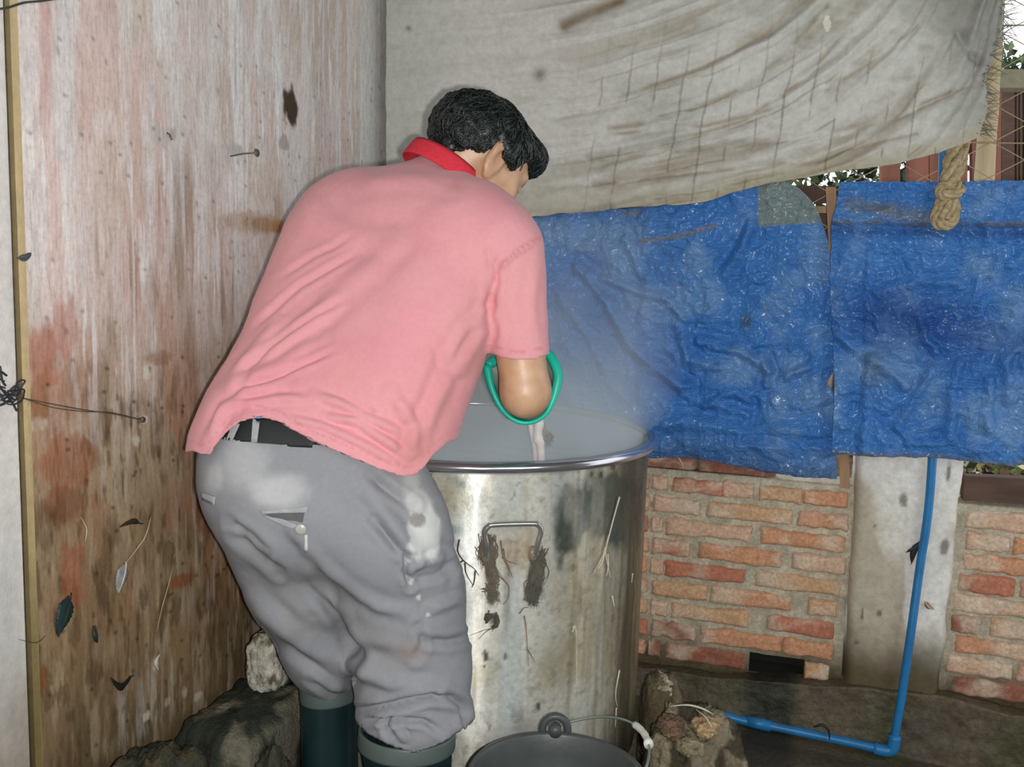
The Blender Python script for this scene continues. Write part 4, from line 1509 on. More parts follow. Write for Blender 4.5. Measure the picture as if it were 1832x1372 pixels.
inner = simple('inner_aluminium', srgb(214, 220, 224), .34, metal=.35, var=.08, scale=14)
bright = simple('bright_steel_rim', srgb(205, 205, 212), .18, metal=.9, var=.06, scale=20)
lathe([(PR - .003, PZ1), (PR - .004, PZ0 + .02), (PR - .03, PZ0 + .004), (.002, PZ0 + .004)], 160, 'inner_wall', inner, pot, PC)
lathe([(.002, PZ0 - .001), (PR - .02, PZ0 - .001), (PR - .001, PZ0 + .002)], 120, 'base', simple('sooty_base', srgb(60, 56, 48), .8), pot, PC)
lathe([(PR + .008 + .0125 * math.cos(a), PZ1 + .004 + .0115 * math.sin(a)) for a in np.linspace(0, 2 * math.pi, 15)[:-1]], 260, 'rim', bright, pot, PC, close=True)


def pot_handle(th0, name):
    hw, zb, zt = .0505, .735, .795
    mb = MB()
    pth = []
    for s in (-1, 1):
        a = th0 + s * (hw - .004) / PR
        seq = [pot_pt(a, PR - .002, zb - .012), pot_pt(a, PR + .018, zb - .006), pot_pt(a, PR + .03, zb + .018), pot_pt(th0 + s * hw / PR, PR + .034, zt - .016), pot_pt(th0 + s * (hw - .006) / PR, PR + .035, zt - .004), pot_pt(th0 + s * (hw - .018) / PR, PR + .035, zt)]
        pth = pth + (seq if s < 0 else seq[::-1])
    mb.tube(spline(pth, 60), .0054, 12)
    h = mb.build(name, simple('handle_steel', srgb(190, 188, 186), .25, metal=.8), pot)
    for s in (-1, 1):
        a = th0 + s * (hw - .004) / PR
        k = MB()
        k.tube([pot_pt(a, PR - .001, zb - .02), pot_pt(a, PR + .006, zb - .016), pot_pt(a, PR + .006, zb - .004), pot_pt(a, PR - .001, zb + .002)], [.006, .009, .009, .006], 10)
        k.build('weld', simple('weld', srgb(160, 150, 124), .5, metal=.5), h)


pot_handle(math.radians(12.4), 'handle')
pot_handle(math.radians(192.4), 'handle')


def strands(name, paths, r, col, n_each=1, spread=3.0, seed=0, parent=pot, surf=POTS, off=.003, mat=None, label=None):
    rg = np.random.default_rng(seed)
    mt = mat or simple(name + '_fibre', srgb(*col), .7, var=.25)
    mb, o = MB(), None
    for P in paths:
        for k in range(n_each):
            j = rg.normal(size=(len(P), 2)) * spread * (0 if n_each == 1 else 1)
            pts = []
            for (a, b), (da, db) in zip(P, j):
                h, nn = surf.hit(a + da, b + db, off + .002 * rg.random() + (.004 * rg.random() if n_each > 1 else 0))
                if h is not None:
                    pts.append(h)
            if len(pts) < 2:
                continue
            pts = spline(pts, 14)
            mb.tube(pts, [r * (1 - .65 * i / 13) for i in range(14)], 5)
            if n_each == 1:
                o = mb.build(name, mt, parent)
                mb = MB()
                if label:
                    o['label'] = label
    if n_each > 1:
        o = mb.build(name, mt, parent)
    return o


# clotted hair and down hanging from the handle's two feet
A = [[(868, 962), (862, 985), (866, 1010)], [(876, 960), (884, 985), (878, 1008)], [(866, 985), (874, 1010), (884, 1035)], [(880, 990), (876, 1020), (882, 1045)], [(884, 1035), (878, 1060), (876, 1075)], [(872, 958), (868, 975), (862, 1000)],
     [(876, 1000), (882, 1020), (886, 1040)], [(872, 1050), (884, 1056), (888, 1070)]]
o = strands('hair_clump', A, .0011, (112, 102, 86), 26, 4.6, 1)
tag(o, kind='stuff')
B = [[(958, 1000), (954, 1020), (948, 1050)], [(964, 1000), (966, 1025), (964, 1055)], [(955, 1025), (948, 1050), (944, 1070)], [(962, 1035), (958, 1060), (954, 1078)], [(950, 1060), (948, 1070), (956, 1079)], [(968, 985), (964, 1005), (958, 1030)]]
o = strands('hair_clump', B, .0011, (88, 84, 74), 30, 4.8, 2)
tag(o, kind='stuff')
Cc = [[(872, 1100), (880, 1098), (888, 1100)], [(886, 1100), (888, 1112), (882, 1120)], [(872, 1098), (870, 1108), (876, 1104)]]
o = strands('hair_clump', Cc, .0016, (82, 78, 66), 14, 2.5, 4)
tag(o, kind='stuff')
strands('twig', [[(822, 964), (819, 985), (830, 1002), (848, 1016), (856, 1028)], [(828, 1002), (820, 1010), (818, 1032)], [(832, 1006), (834, 1024), (846, 1046)], [(850, 1020), (848, 1040), (844, 1050)],
                 [(766, 845), (778, 860), (786, 876)], [(762, 866), (770, 852), (774, 846)], [(786, 962), (792, 980), (798, 1000)]], .0019, (74, 60, 48), label='dark twig-like hairs')
strands('hair', [[(882, 1122), (870, 1128), (856, 1142)], [(888, 1112), (880, 1122), (866, 1126), (840, 1136)], [(895, 965), (900, 995), (912, 1020), (916, 1032)], [(898, 995), (908, 1010), (910, 1030)], [(888, 1025), (904, 1040), (910, 1050), (908, 1070), (900, 1080)],
                 [(900, 980), (905, 1000), (925, 1008)], [(937, 1100), (940, 1120), (942, 1150), (944, 1190)], [(942, 1160), (950, 1172), (956, 1184)], [(958, 1018), (968, 1030), (972, 1046)], [(928, 1096), (936, 1086), (944, 1086)]], .0012, (120, 92, 68), label='brown loose hairs')
strands('white_down', [[(1105, 888), (1098, 918), (1088, 952), (1082, 980), (1072, 1000), (1058, 1028)], [(1086, 956), (1080, 985), (1084, 1008), (1090, 1036)], [(1080, 978), (1076, 1000), (1066, 1018)], [(1084, 990), (1086, 1012), (1082, 1030)],
                       [(1154, 925), (1153, 950), (1155, 975), (1157, 990), (1150, 1004)], [(1160, 945), (1161, 955), (1160, 962)], [(1128, 1025), (1127, 1042)], [(1093, 1065), (1096, 1085)], [(1022, 1120), (1028, 1130), (1030, 1180), (1029, 1230)], [(1022, 1130), (1026, 1118), (1028, 1126)],
                       [(1106, 1198), (1098, 1240), (1102, 1265)], [(1100, 1265), (1098, 1300)], [(968, 965), (974, 985), (976, 1000)], [(893, 1072), (888, 1085)]], .0018, (208, 196, 174), label='white wet down and threads')
strands('rim_thread', [[(1168, 792), (1172, 800), (1170, 815), (1174, 828)]], .0012, (196, 186, 160))

# the water
wv = []
nr_, na = 40, 120
V = [(PC[0], PC[1], .805)]
F = []
for i in range(1, nr_ + 1):
    r = (PR - .0055) * i / nr_
    for k in range(na):
        a = 2 * math.pi * k / na
        V.append((PC[0] + r * math.sin(a), PC[1] - r * math.cos(a), .805 + .0025 * math.sin(r * 70 + 3 * math.sin(a * 3))))
for k in range(na):
    F.append((0, 1 + k, 1 + (k + 1) % na))
for i in range(nr_ - 1):
    for k in range(na):
        F.append((1 + i * na + k, 1 + (i + 1) * na + k, 1 + (i + 1) * na + (k + 1) % na, 1 + i * na + (k + 1) % na))
wo = mesh_obj('water', np.array(V), F, simple('cloudy_water', srgb(176, 186, 188), .08, var=.08, scale=6, spec=.5))
tag(wo, 'cloudy grey hot water inside the big stock pot', 'water', kind='stuff')


# ---- steam: real scattering vapour that rises from the pot
def build_steam():
    mb = MB()
    prof = [(.0, .82), (.38, .82), (.385, .90), (.44, .96), (.46, 1.10), (.44, 1.30), (.36, 1.44), (.0, 1.46)]
    V, F = [], []
    nth = 48
    off = lambda z: np.array([.10, -.0]) * sstep(.9, 1.4, z)
    prof[2] = (.386, .915)
    c3 = PC
    for i in range(nth):
        a = 2 * math.pi * i / nth
        for r, z in prof:
            V.append((c3[0] + r * math.sin(a) + off(z)[0], c3[1] - r * math.cos(a) * (1 if z < .93 else .86), z))
    n = len(prof)
    for i in range(nth):
        for j in range(n - 1):
            F.append((i * n + j, ((i + 1) % nth) * n + j, ((i + 1) % nth) * n + j + 1, i * n + j + 1))
    m = bpy.data.materials.new('steam_vapour')
    m.use_nodes = True
    nt = m.node_tree
    nt.nodes.remove(nt.nodes['Principled BSDF'])
    pv = N(nt, 'ShaderNodeVolumePrincipled')
    pv.inputs['Color'].default_value = (.88, .96, 1, 1)
    pv.inputs['Anisotropy'].default_value = -0.25
    geo = N(nt, 'ShaderNodeNewGeometry')
    sep = N(nt, 'ShaderNodeSeparateXYZ')
    nt.links.new(geo.outputs['Position'], sep.inputs[0])
    fall = N(nt, 'ShaderNodeValToRGB')
    mr = N(nt, 'ShaderNodeMapRange', i_1=.80, i_2=1.46, i_3=0.0, i_4=1.0)
    nt.links.new(sep.outputs[2], mr.inputs[0])
    nt.links.new(mr.outputs[0], fall.inputs[0])
    cr = fall.color_ramp
    cr.elements[0].position, cr.elements[0].color = 0.0, (1, 1, 1, 1)
    cr.elements[1].position, cr.elements[1].color = 1.0, (0, 0, 0, 1)
    for p, v in ((.12, .85), (.20, .34), (.45, .15), (.75, .05)):
        e = cr.elements.new(p)
        e.color = (v, v, v, 1)
    mp = N(nt, 'ShaderNodeMapping')
    mp.inputs['Scale'].default_value = (5.5, 5.5, 3.0)
    nt.links.new(geo.outputs['Position'], mp.inputs[0])
    nz = N(nt, 'ShaderNodeTexNoise', i_Scale=1.0, i_Detail=3.0, i_Roughness=.5, i_Distortion=.8)
    nt.links.new(mp.outputs[0], nz.inputs['Vector'])
    nr2 = N(nt, 'ShaderNodeMapRange', i_1=.36, i_2=.68, i_3=.35, i_4=1.5)
    nt.links.new(nz.outputs[0], nr2.inputs[0])
    mu = N(nt, 'ShaderNodeMath', operation='MULTIPLY')
    nt.links.new(fall.outputs[0], mu.inputs[0])
    nt.links.new(nr2.outputs[0], mu.inputs[1])
    # thins out towards the edge of the column
    cx = N(nt, 'ShaderNodeVectorMath', operation='DISTANCE')
    cb = N(nt, 'ShaderNodeCombineXYZ')
    nt.links.new(sep.outputs[0], cb.inputs[0])
    nt.links.new(sep.outputs[1], cb.inputs[1])
    nt.links.new(cb.outputs[0], cx.inputs[0])
    cx.inputs[1].default_value = (PC[0] + .04, PC[1], 0)
    er = N(nt, 'ShaderNodeMapRange', i_1=.30, i_2=.46, i_3=1.0, i_4=.0)
    er.interpolation_type = 'SMOOTHSTEP'
    nt.links.new(cx.outputs['Value'], er.inputs[0])
    low = N(nt, 'ShaderNodeMath', operation='LESS_THAN')
    nt.links.new(sep.outputs[2], low.inputs[0])
    low.inputs[1].default_value = .905
    mx = N(nt, 'ShaderNodeMath', operation='MAXIMUM')
    nt.links.new(er.outputs[0], mx.inputs[0])
    nt.links.new(low.outputs[0], mx.inputs[1])
    m2 = N(nt, 'ShaderNodeMath', operation='MULTIPLY')
    nt.links.new(mu.outputs[0], m2.inputs[0])
    nt.links.new(mx.outputs[0], m2.inputs[1])
    m3 = N(nt, 'ShaderNodeMath', operation='MULTIPLY')
    nt.links.new(m2.outputs[0], m3.inputs[0])
    m3.inputs[1].default_value = STEAM
    nt.links.new(m3.outputs[0], pv.inputs['Density'])
    nt.links.new(pv.outputs[0], nt.nodes['Material Output'].inputs['Volume'])
    o = mesh_obj('steam', np.array(V), np.array(F), m)
    tag(o, 'pale steam rising out of the big stock pot in front of the blue tarpaulin', 'steam', kind='stuff')


STEAM = 5.0
build_steam()


# ================================================================== STONES
def stone(name, c, half, seed, col, label, cat='stone', axes=None, sharp=.5, group=None, alt=None, zbase=None, n=5, jag=1.3):
    bm = bmesh.new()
    bmesh.ops.create_icosphere(bm, subdivisions=n, radius=1)
    V = np.array([v.co[:] for v in bm.verts])
    F = [tuple(v.index for v in f.verts) for f in bm.faces]
    bm.free()
    # squarish boulder with broken facets
    p = 2 + 3.2 * sharp
    V = V / (np.sum(np.abs(V) ** p, 1) ** (1 / p))[:, None]
    rough = jag * (0.30 * (fbm(V * 1.6 + seed * 3.7, seed) - .5) + .20 * (fbm(V * 4.5 + seed, seed + 1) - .5) + .10 * (ridged(V * 9, seed + 2) - .5))
    V = V * (1 + rough)[:, None]
    col_ = np.array(srgb(*col))[None] * (0.45 + 1.1 * fbm(V * 2.6 + seed, seed + 3)[:, None])
    if alt is not None:
        k = sstep(.5, .62, fbm(V * 2.2 + seed * 2, seed + 4))[:, None]
        col_ = col_ * (1 - k) + np.array(srgb(*alt))[None] * k
    ax = np.eye(3) if axes is None else np.array(axes)
    W = np.asarray(c)[None] + (V * np.asarray(half)) @ ax
    if zbase is not None:
        lo = W[:, 2].min()
        W[:, 2] += zbase - lo
    o = mesh_obj(name, W, F, simple(name + '_rock', (1, 1, 1), .9, var=.25, scale=90, painted=True, bumps=.6, bscale=180, spec=.2), None, colors=col_)
    return tag(o, label, cat, group)


ax_l = [LS, LN, ZU]
stone('concrete_block', left(.965, .19, .125), (.15, .095, .184), 3, (50, 54, 46), 'soot-blackened concrete block against the left wall behind the black boots', 'block', ax_l, 1.5, alt=(112, 108, 92), zbase=-.004, jag=.7)
stone('stone', left(.885, .40, .125), (.042, .038, .066), 9, (196, 192, 178), 'pale grey broken stone beside the trouser leg on top of the black block', axes=ax_l, sharp=.4, alt=(112, 100, 80), zbase=.362)
stone('stone', left(1.255, .2, .105), (.115, .075, .195), 7, (78, 72, 54), 'low dark stone at the foot of the left wall, left of the black block', axes=ax_l, sharp=.4, alt=(60, 62, 54), zbase=-.004)
stone('stone', left(1.10, .19, .26), (.04, .04, .175), 11, (62, 62, 50), 'small dark lump wedged between the low stone and the black block', axes=ax_l, sharp=.2, zbase=-.004)
# the hearth stones the pot stands on
for k, (a, lab) in enumerate(((math.radians(62), None), (math.radians(200), None), (math.radians(300), None))):
    c = pot_pt(a, PR - .11, .1)
    x = np.array([math.sin(a), -math.cos(a), 0])
    y = np.array([math.cos(a), math.sin(a), 0])
    mb = MB().box((c[0], c[1], (PZ0 - .001) / 2), x * .07, y * .055, ZU * (PZ0 - .001) / 2)
    o = mb.build('brick', simple('sooty_brick', srgb(96, 72, 58), .95, var=.3), smooth=False)
    tag(o, 'sooty brick under the stock pot carrying its base', 'brick', 'hearth bricks under the pot')
# ash-crusted rubble right of the pot
cm = at(1243, 1372, 2.0)
stone('ash_mound', (cm[0], 2.02, .15), (.102, .09, .150), 13, (134, 124, 102), 'round ash-crusted mound of rubble on the floor right of the pot', 'rubble', sharp=.25, alt=(74, 68, 54), zbase=-.004, n=6, jag=1.7)
for px, py, Y, h, sdv, col, alt, lab in ((1185, 1227, 2.22, (.026, .03, .026), 15, (176, 168, 144), (120, 108, 84), 'pale grey stone at the top of the rubble, touching the pot side'),
                                        (1204, 1302, 1.985, (.032, .03, .020), 17, (132, 104, 88), (96, 84, 66), 'dull reddish stone chip on the ash mound, nearest the pot'),
                                        (1262, 1300, 1.965, (.024, .025, .016), 19, (180, 152, 116), None, 'buff triangular stone chip on the front of the ash mound'),
                                        (1234, 1334, 1.945, (.026, .025, .016), 21, (150, 138, 112), None, 'grey stone chip low on the ash mound below the buff one')):
    stone('stone_chip', at(px, py, Y), h, sdv, col, lab, sharp=.1, alt=alt, n=5, jag=2.6)
cs = at(1185, 1227, 2.22)
stone('stone', (cs[0] - .0, cs[1], .14), (.045, .045, .15), 23, (104, 94, 72), 'upright dark rock directly right of the pot base, under the pale stone', sharp=.4, zbase=-.004)
wp = lambda a, b: at(a, b, 1.90)
thread('hair_tuft', lambda a, b: at(a, b, 1.955), np.array([0, -1., 0]), [(1198, 1262), (1230, 1260), (1255, 1266), (1275, 1276)], .0022, (206, 198, 182), 'white hairs trailing over the rubble towards the end of the blue pipe', 'hair')
thread('hair_tuft', lambda a, b: at(a, b, 1.945), np.array([0, -1., 0]), [(1245, 1268), (1262, 1282), (1272, 1298), (1281, 1312)], .0014, (206, 194, 168), 'thin pale hair curving down over the buff stone chip', 'hair')
thread('twig', lambda a, b: back(*back_tz(a, b, .13), .13), WN, [(1456, 1300), (1470, 1296), (1482, 1304), (1484, 1322)], .004, (40, 38, 32), 'short dark hooked twig on the wet floor behind the pipe', 'twig', n=14)


# ================================================================== BUCKET
def build_bucket():
    RZ, R = .413, .153
    ctr = at(996, 1372, 1.60)
    c = np.array([ctr[0], 1.585])
    root = thing('bucket', (c[0], c[1], .085), 'black rubber bucket of water with a wire bail, in front of the pot', 'bucket')
    rub = simple('black_rubber', srgb(72, 76, 74), .42, var=.15, scale=14, bumps=.08)
    z0 = .085
    prof = [(.002, z0), (.105, z0), (.112, z0 + .006), (R - .004, RZ - .03), (R, RZ - .024), (R + .004, RZ - .01), (R + .003, RZ), (R - .003, RZ + .002), (R - .007, RZ - .004), (R - .012, RZ - .04), (.102, z0 + .012), (.002, z0 + .012)]
    lathe(prof, 96, 'bucket_body', rub, root, c)
    ears = []
    for s in (1, -1):
        e = np.array([c[0] + .0, c[1] + s * (R + .003), RZ])
        e = np.array([c[0] + s * .003, c[1] + s * (R + .003), RZ])
        mb = MB()
        ring = [e + np.array([.024 * math.cos(a), .004 * s, .002 + .026 * math.sin(a)]) for a in np.linspace(-.5, math.pi + .5, 18)]
        mb.tube(ring, [.0075] * 18, 10)
        ear = mb.build('ear', rub, root)
        k = MB().tube([e + np.array([0, -.012 * s, .004]), e + np.array([0, .010 * s, .004])], [.012, .012], 14)
        k.build('boss', rub, ear)
        ears.append(e + np.array([0, .008 * s, .006]))
    # bail leaning to the right
    e = math.radians(20)
    lat = np.array([math.cos(e), 0, math.sin(e)])
    mid = (ears[0] + ears[1]) / 2
    ax = (ears[0] - ears[1]) / 2
    pts = [mid + ax * math.cos(a) + lat * .165 * math.sin(a) ** .8 for a in np.linspace(0.0, math.pi, 60)]
    MB().tube(pts, .0024, 8).build('bail', simple('green_grey_wire', srgb(150, 160, 152), .35, metal=.6), root)
    g = pts[20:31]
    MB().tube(g, [.0062, .0068] + [.0062 + .0005 * math.sin(i * 2.1) for i in range(7)] + [.0085, .0085], 10).build('grip', simple('white_plastic_grip', srgb(222, 218, 208), .5), root)
    # water in it
    V = [(c[0], c[1], RZ - .075)]
    F = []
    for i in range(1, 11):
        for k in range(64):
            a = 2 * math.pi * k / 64
            V.append((c[0] +   .1345 * i / 10 * math.sin(a), c[1] + .1345 * i / 10 * math.cos(a), RZ - .075 + .0008 * math.sin(i * 1.9 + a * 4)))
    for k in range(64):
        F.append((0, 1 + (k + 1) % 64, 1 + k))
        for i in range(9):
            F.append((1 + i * 64 + k, 1 + i * 64 + (k + 1) % 64, 1 + (i + 1) * 64 + (k + 1) % 64, 1 + (i + 1) * 64 + k))
    w = mesh_obj('water', np.array(V), F, simple('dark_water', srgb(70, 74, 74), .05, var=.1, spec=.6))
    tag(w, 'dark shiny water inside the black rubber bucket', 'water', kind='stuff')
    mb = MB()
    st = stone('stone_slab', (c[0], c[1], .04), (.15, .15, .0442), 31, (80, 76, 62), 'flat stone slab under the black bucket', sharp=1.2, zbase=-.004)


build_bucket()

# ================================================================== THE MAN
A_ = lambda px, py, Y: at(px, py, Y)
SH_L, SH_R = A_(634, 404, 1.88), A_(884, 442, 1.745)
# levels of the torso: (left end, right end, radius of the rounded sides)
TORSO = [(A_(664, 390, 1.88), A_(850, 418, 1.775), .082),
         (A_(622, 430, 1.87), A_(815, 450, 1.78), .107),
         (A_(604, 500, 1.845), A_(778, 512, 1.765), .112),
         (A_(583, 560, 1.815), A_(760, 565, 1.74), .112),
         (A_(564, 610, 1.79), A_(742, 615, 1.72), .112),
         (A_(533, 680, 1.745), A_(716, 685, 1.695), .113),
         (A_(506, 735, 1.71), A_(692, 745, 1.68), .114),
         (A_(483, 785, 1.685), A_(672, 800, 1.668), .116),
         (A_(470, 840, 1.67), A_(660, 862, 1.66), .119)]


TORSO_B = TORSO[:5] + [(TORSO[5][0], A_(700, 688, 1.695), .112), (TORSO[6][0], A_(655, 748, 1.68), .112), (TORSO[7][0], A_(634, 800, 1.672), .112), (TORSO[8][0], A_(640, 868, 1.665), .112)]


def torso_sdf(P, shrink=0.0, k=.02, sub=3, top=0, bot=8, T=TORSO):
    d = None
    for (a0, b0, r0), (a1, b1, r1) in zip(T[top:bot], T[top + 1:bot + 1]):
        for q in range(sub):
            t = q / sub
            e = cone(P, a0 + (a1 - a0) * t, b0 + (b1 - b0) * t, r0 + (r1 - r0) * t - shrink, r0 + (r1 - r0) * t - shrink)
            d = e if d is None else smin(d, e, k)
    a1, b1, r1 = T[bot]
    return smin(d, cone(P, a1, b1, r1 - shrink, r1 - shrink), k)


NECK0, NECK1 = A_(783, 335, 1.865), A_(838, 262, 1.885)
SL_R = (A_(903, 452, 1.742), A_(931, 640, 1.722))
ELB_R = A_(940, 705, 1.722)
WR_R = A_(946, 712, 1.94)
SL_L = (SH_L + [-.01, .0, -.01], np.array([-.27, 2.02, 1.17]))
ELB_L = np.array([-.255, 2.045, 1.12])
WR_L = np.array([-.245, 2.06, .995])
HIP_R, KNEE_R, CALF_R = A_(688, 950, 1.675), A_(737, 1185, 1.715), A_(738, 1300, 1.695)
HIP_L, KNEE_L, CALF_L = A_(490, 890, 1.69), A_(575, 1140, 1.80), A_(588, 1250, 1.812)
ANK_R, ANK_L = np.array([CALF_R[0] + .012, CALF_R[1] - .01, .10]), np.array([CALF_L[0] + .01, CALF_L[1] - .02, .10])
FOOT_DIR = np.array([.92, .39, 0])
FOOT_DIR2 = np.array([.70, .71, 0])
TOE_R, TOE_L = ANK_R + FOOT_DIR * .16 - ZU * .055, ANK_L + FOOT_DIR2 * .15 - ZU * .055


# ---- head frame
HC = A_(867, 275, 1.90)
HF = np.array([.62, .42, -.66]); HF /= np.linalg.norm(HF)
HU = np.array([.45, .33, .64]); HU -= HF * (HU @ HF); HU /= np.linalg.norm(HU)
HR = np.cross(HF, HU)
HM = np.stack([HF, HR, HU])
hp_ = lambda f, r, u: HC + HF * f + HR * r + HU * u


def head_sdf(P):
    d = ellipsoid(P, hp_(-.006, 0, .006), HM, (.099, .076, .084))
    d = smin(d, ellipsoid(P, hp_(.036, 0, -.045), HM, (.052, .057, .070)), .035)     # face
    d = smin(d, ellipsoid(P, hp_(.050, 0, -.098), HM, (.026, .026, .020)), .03)       # chin
    for s in (-1, 1):
        d = smin(d, cone(P, hp_(.0, s * .058, -.055), hp_(.045, s * .028, -.100), .017, .014), .025)   # jaw
        d = smin(d, ellipsoid(P, hp_(.066, s * .040, -.040), HM, (.018, .020, .016)), .02)             # cheekbone
        d = smin(d, cone(P, hp_(.088, s * .012, .008), hp_(.076, s * .044, .008), .008, .007), .014)   # brow
        sock = ellipsoid(P, hp_(.094, s * .031, -.014), HM, (.014, .017, .011))
        d = -smin(-d, sock, .010)
        d = smin(d, ellipsoid(P, hp_(.079, s * .031, -.014), HM, (.0125, .0135, .0115)), .003)         # eye ball under its lid
    d = smin(d, cone(P, hp_(.089, 0, -.008), hp_(.110, 0, -.044), .0075, .011), .010)                   # nose
    for s in (-1, 1):
        d = smin(d, ellipsoid(P, hp_(.098, s * .013, -.047), HM, (.010, .008, .008)), .006)
    d = smin(d, ellipsoid(P, hp_(.089, 0, -.069), HM, (.009, .022, .0055)), .006)                        # lips
    d = smin(d, ellipsoid(P, hp_(.087, 0, -.080), HM, (.009, .019, .0060)), .006)
    d = -smin(-d, ellipsoid(P, hp_(.099, 0, -.0745), HM, (.006, .022, .0022)), .003)
    for s in (-1, 1):                                                                                    # ears
        t = math.radians(24)
        ef = HF * math.cos(t) + HR * s * math.sin(t) * -.35
        ef /= np.linalg.norm(ef)
        en = np.cross(ef, HU)
        EM = np.stack([ef, en, HU])
        c = hp_(-.008, s * .079, -.032)
        e = ellipsoid(P, c, EM, (.021, .0085, .034))
        e = smin(e, ellipsoid(P, c + HU * .018 - HF * .005 + HR * s * .006, EM, (.018, .007, .018)), .008)
        e = -smin(-e, ellipsoid(P, c + HR * s * .010 + HF * .003 + HU * .002, EM, (.011, .007, .020)), .004)
        e = smin(e, ellipsoid(P, c - HU * .031 + HF * .006 - HR * s * .004, EM, (.009, .006, .009)), .006)
        d = smin(d, e, .006)
    return d


def hand_sdf(P, W, f, p, s, grip=True, r0=0.0):
    """palm, four fingers of different length curled towards the palm normal p, and a thumb from the palm's side s"""
    k0 = W + f * .012
    d = cone(P, W - f * .03, W + f * .01, .027, .025)
    for o, r in ((.026, .0135), (.009, .0145), (-.009, .0145), (-.026, .013)):
        d = smin(d, cone(P, k0 + s * o * .6, W + f * .086 + s * o, .017, r), .012)
    d = smin(d, ellipsoid(P, W + f * .035 + p * .008 + s * .016, np.stack([f, p, s]), (.034, .016, .018)), .012)
    for o, L in ((.029, .95), (.010, 1.08), (-.010, 1.0), (-.029, .80)):
        K = W + f * (.086 - abs(o) * .12) + s * o
        if grip:
            a = K + f * .026 * L + p * .022 * L
            b = a - f * .004 + p * .024 * L
            c = b - f * .022 * L + p * .004
        else:
            a = K + f * .036 * L + p * .010 * L
            b = a + f * .018 * L + p * .016 * L
            c = b + f * .008 * L + p * .018 * L
        fd = np.minimum(np.minimum(cone(P, K, a, .0100, .0092), cone(P, a, b, .0092, .0086)), cone(P, b, c, .0086, .0072))
        d = smin(d, fd, .005)
    T0 = W + f * .022 + s * .024 + p * .006
    if grip:
        T1, T2 = T0 + f * .030 + s * .016 + p * .022, T0 + f * .050 + s * .010 + p * .046
    else:
        T1, T2 = T0 + f * .028 + s * .022 + p * .014, T0 + f * .056 + s * .028 + p * .024
    d = smin(d, smin(cone(P, T0, T1, .0135, .0108), cone(P, T1, T2, .0105, .0082), .004), .008)
    return d - r0


nrm = lambda v: np.asarray(v, float) / np.linalg.norm(v)
RF = nrm([.02, .97, -.22])
RP = np.array([-1.0, .0, 0]); RP = nrm(RP - RF * (RP @ RF))
RS = np.cross(RF, RP); RS = RS if RS[2] > 0 else -RS
LF = nrm([.25, .35, -.90])
LP = nrm(np.array([.3, -.9, -.3]) - LF * (np.array([.3, -.9, -.3]) @ LF))
LSd = np.cross(LP, LF)


def arms_sdf(P):
    d = smin(cone(P, SL_R[0], ELB_R + ZU * .012, .050, .0425), cone(P, ELB_R, WR_R, .0425, .027), .02)
    e = smin(cone(P, SL_L[0], ELB_L, .050, .040), cone(P, ELB_L, WR_L, .040, .027), .02)
    return d, e


def body_sdf(P):
    d = torso_sdf(P, .024, sub=1, k=.05, T=TORSO_B)
    d = smin(d, cone(P, A_(760, 385, 1.84), NECK0, .075, .056), .04)
    d = smin(d, cone(P, NECK0, NECK1, .056, .054), .03)
    d = smin(d, head_sdf(P), .022)
    a, b = arms_sdf(P)
    a = smin(a, hand_sdf(P, WR_R, RF, RP, RS), .012)
    b = smin(b, hand_sdf(P, WR_L, LF, LP, LSd, grip=False), .012)
    d = smin(smin(d, a, .02), b, .02)
    for hip, kn, cf, an, to in ((HIP_R, KNEE_R, CALF_R, ANK_R, TOE_R), (HIP_L, KNEE_L, CALF_L, ANK_L, TOE_L)):
        L = smin(cone(P, hip, kn, .085, .054), cone(P, kn, cf, .054, .040), .03)
        L = smin(L, cone(P, cf, an, .040, .032), .02)
        L = smin(L, cone(P, an - ZU * .03, to, .036, .028), .03)
        d = smin(d, L, .04)
    return d


man_c = (ANK_R + ANK_L) / 2
man = thing('person', (man_c[0], man_c[1], 0), 'man in a pink polo shirt and grey work trousers bending over the steaming pot', 'person')


def skin_mat():
    m, nt, b = nodes_of('skin')
    k = ramp(nt, noise(nt, 22, 4), [(.3, srgb(182, 140, 108)), (.7, srgb(206, 166, 134))])
    nt.links.new(k, b.inputs['Base Color'])
    b.inputs['Roughness'].default_value = .42
    b.inputs['Subsurface Weight'].default_value = .12
    b.inputs['Subsurface Radius'].default_value = (.012, .005, .003)
    bump(nt, b, noise(nt, 240, 3), .08, .002)
    return m


lo = np.minimum.reduce([SH_L - .2, TOE_L - .06, TOE_R - .06]) - .05
V, F = nets(body_sdf, [-.60, 1.48, -.002], [.13, 2.20, 1.64], .0036)
V = relax(V, F, 1, .4)
body = mesh_obj('body', V, F, skin_mat(), man)


# ---- hair
def hair_sdf(P):
    d = ellipsoid(P, hp_(-.008, 0, .006), HM, (.119, .094, .090))
    q = (P - HC) @ HM.T.astype(np.float32)
    f, r, u = q[:, 0], q[:, 1], q[:, 2]
    # lower edge: high over the forehead, round the ears, down the nape, with a sideburn
    ear = .026 * np.exp(-((f + .010) / .024) ** 2) * (np.abs(r) > .03)
    edge = -.034 + .092 * sstep(.0, .075, f) - .045 * sstep(-.02, -.09, f) + ear - .016 * np.exp(-((f - .026) / .010) ** 2)
    edge = edge + .006 * np.sin(f * 160 + r * 60) + .004 * np.sin(r * 210)
    d = -smin(-d, -(edge - u) * .7 * -1 * -1, .010) if False else np.maximum(d, (edge - u) * .8)
    d = d + .0035 * np.sin(f * 95 + 2 * np.sin(r * 60)) * np.sin(r * 90 + u * 50) + .0015 * np.sin(u * 260 + f * 120)
    # the mop falls forward over the brow
    fr = ellipsoid(P, hp_(.066, .010, .052), HM, (.036, .060, .036))
    return smin(d, np.maximum(fr, (.020 - u)), .02)


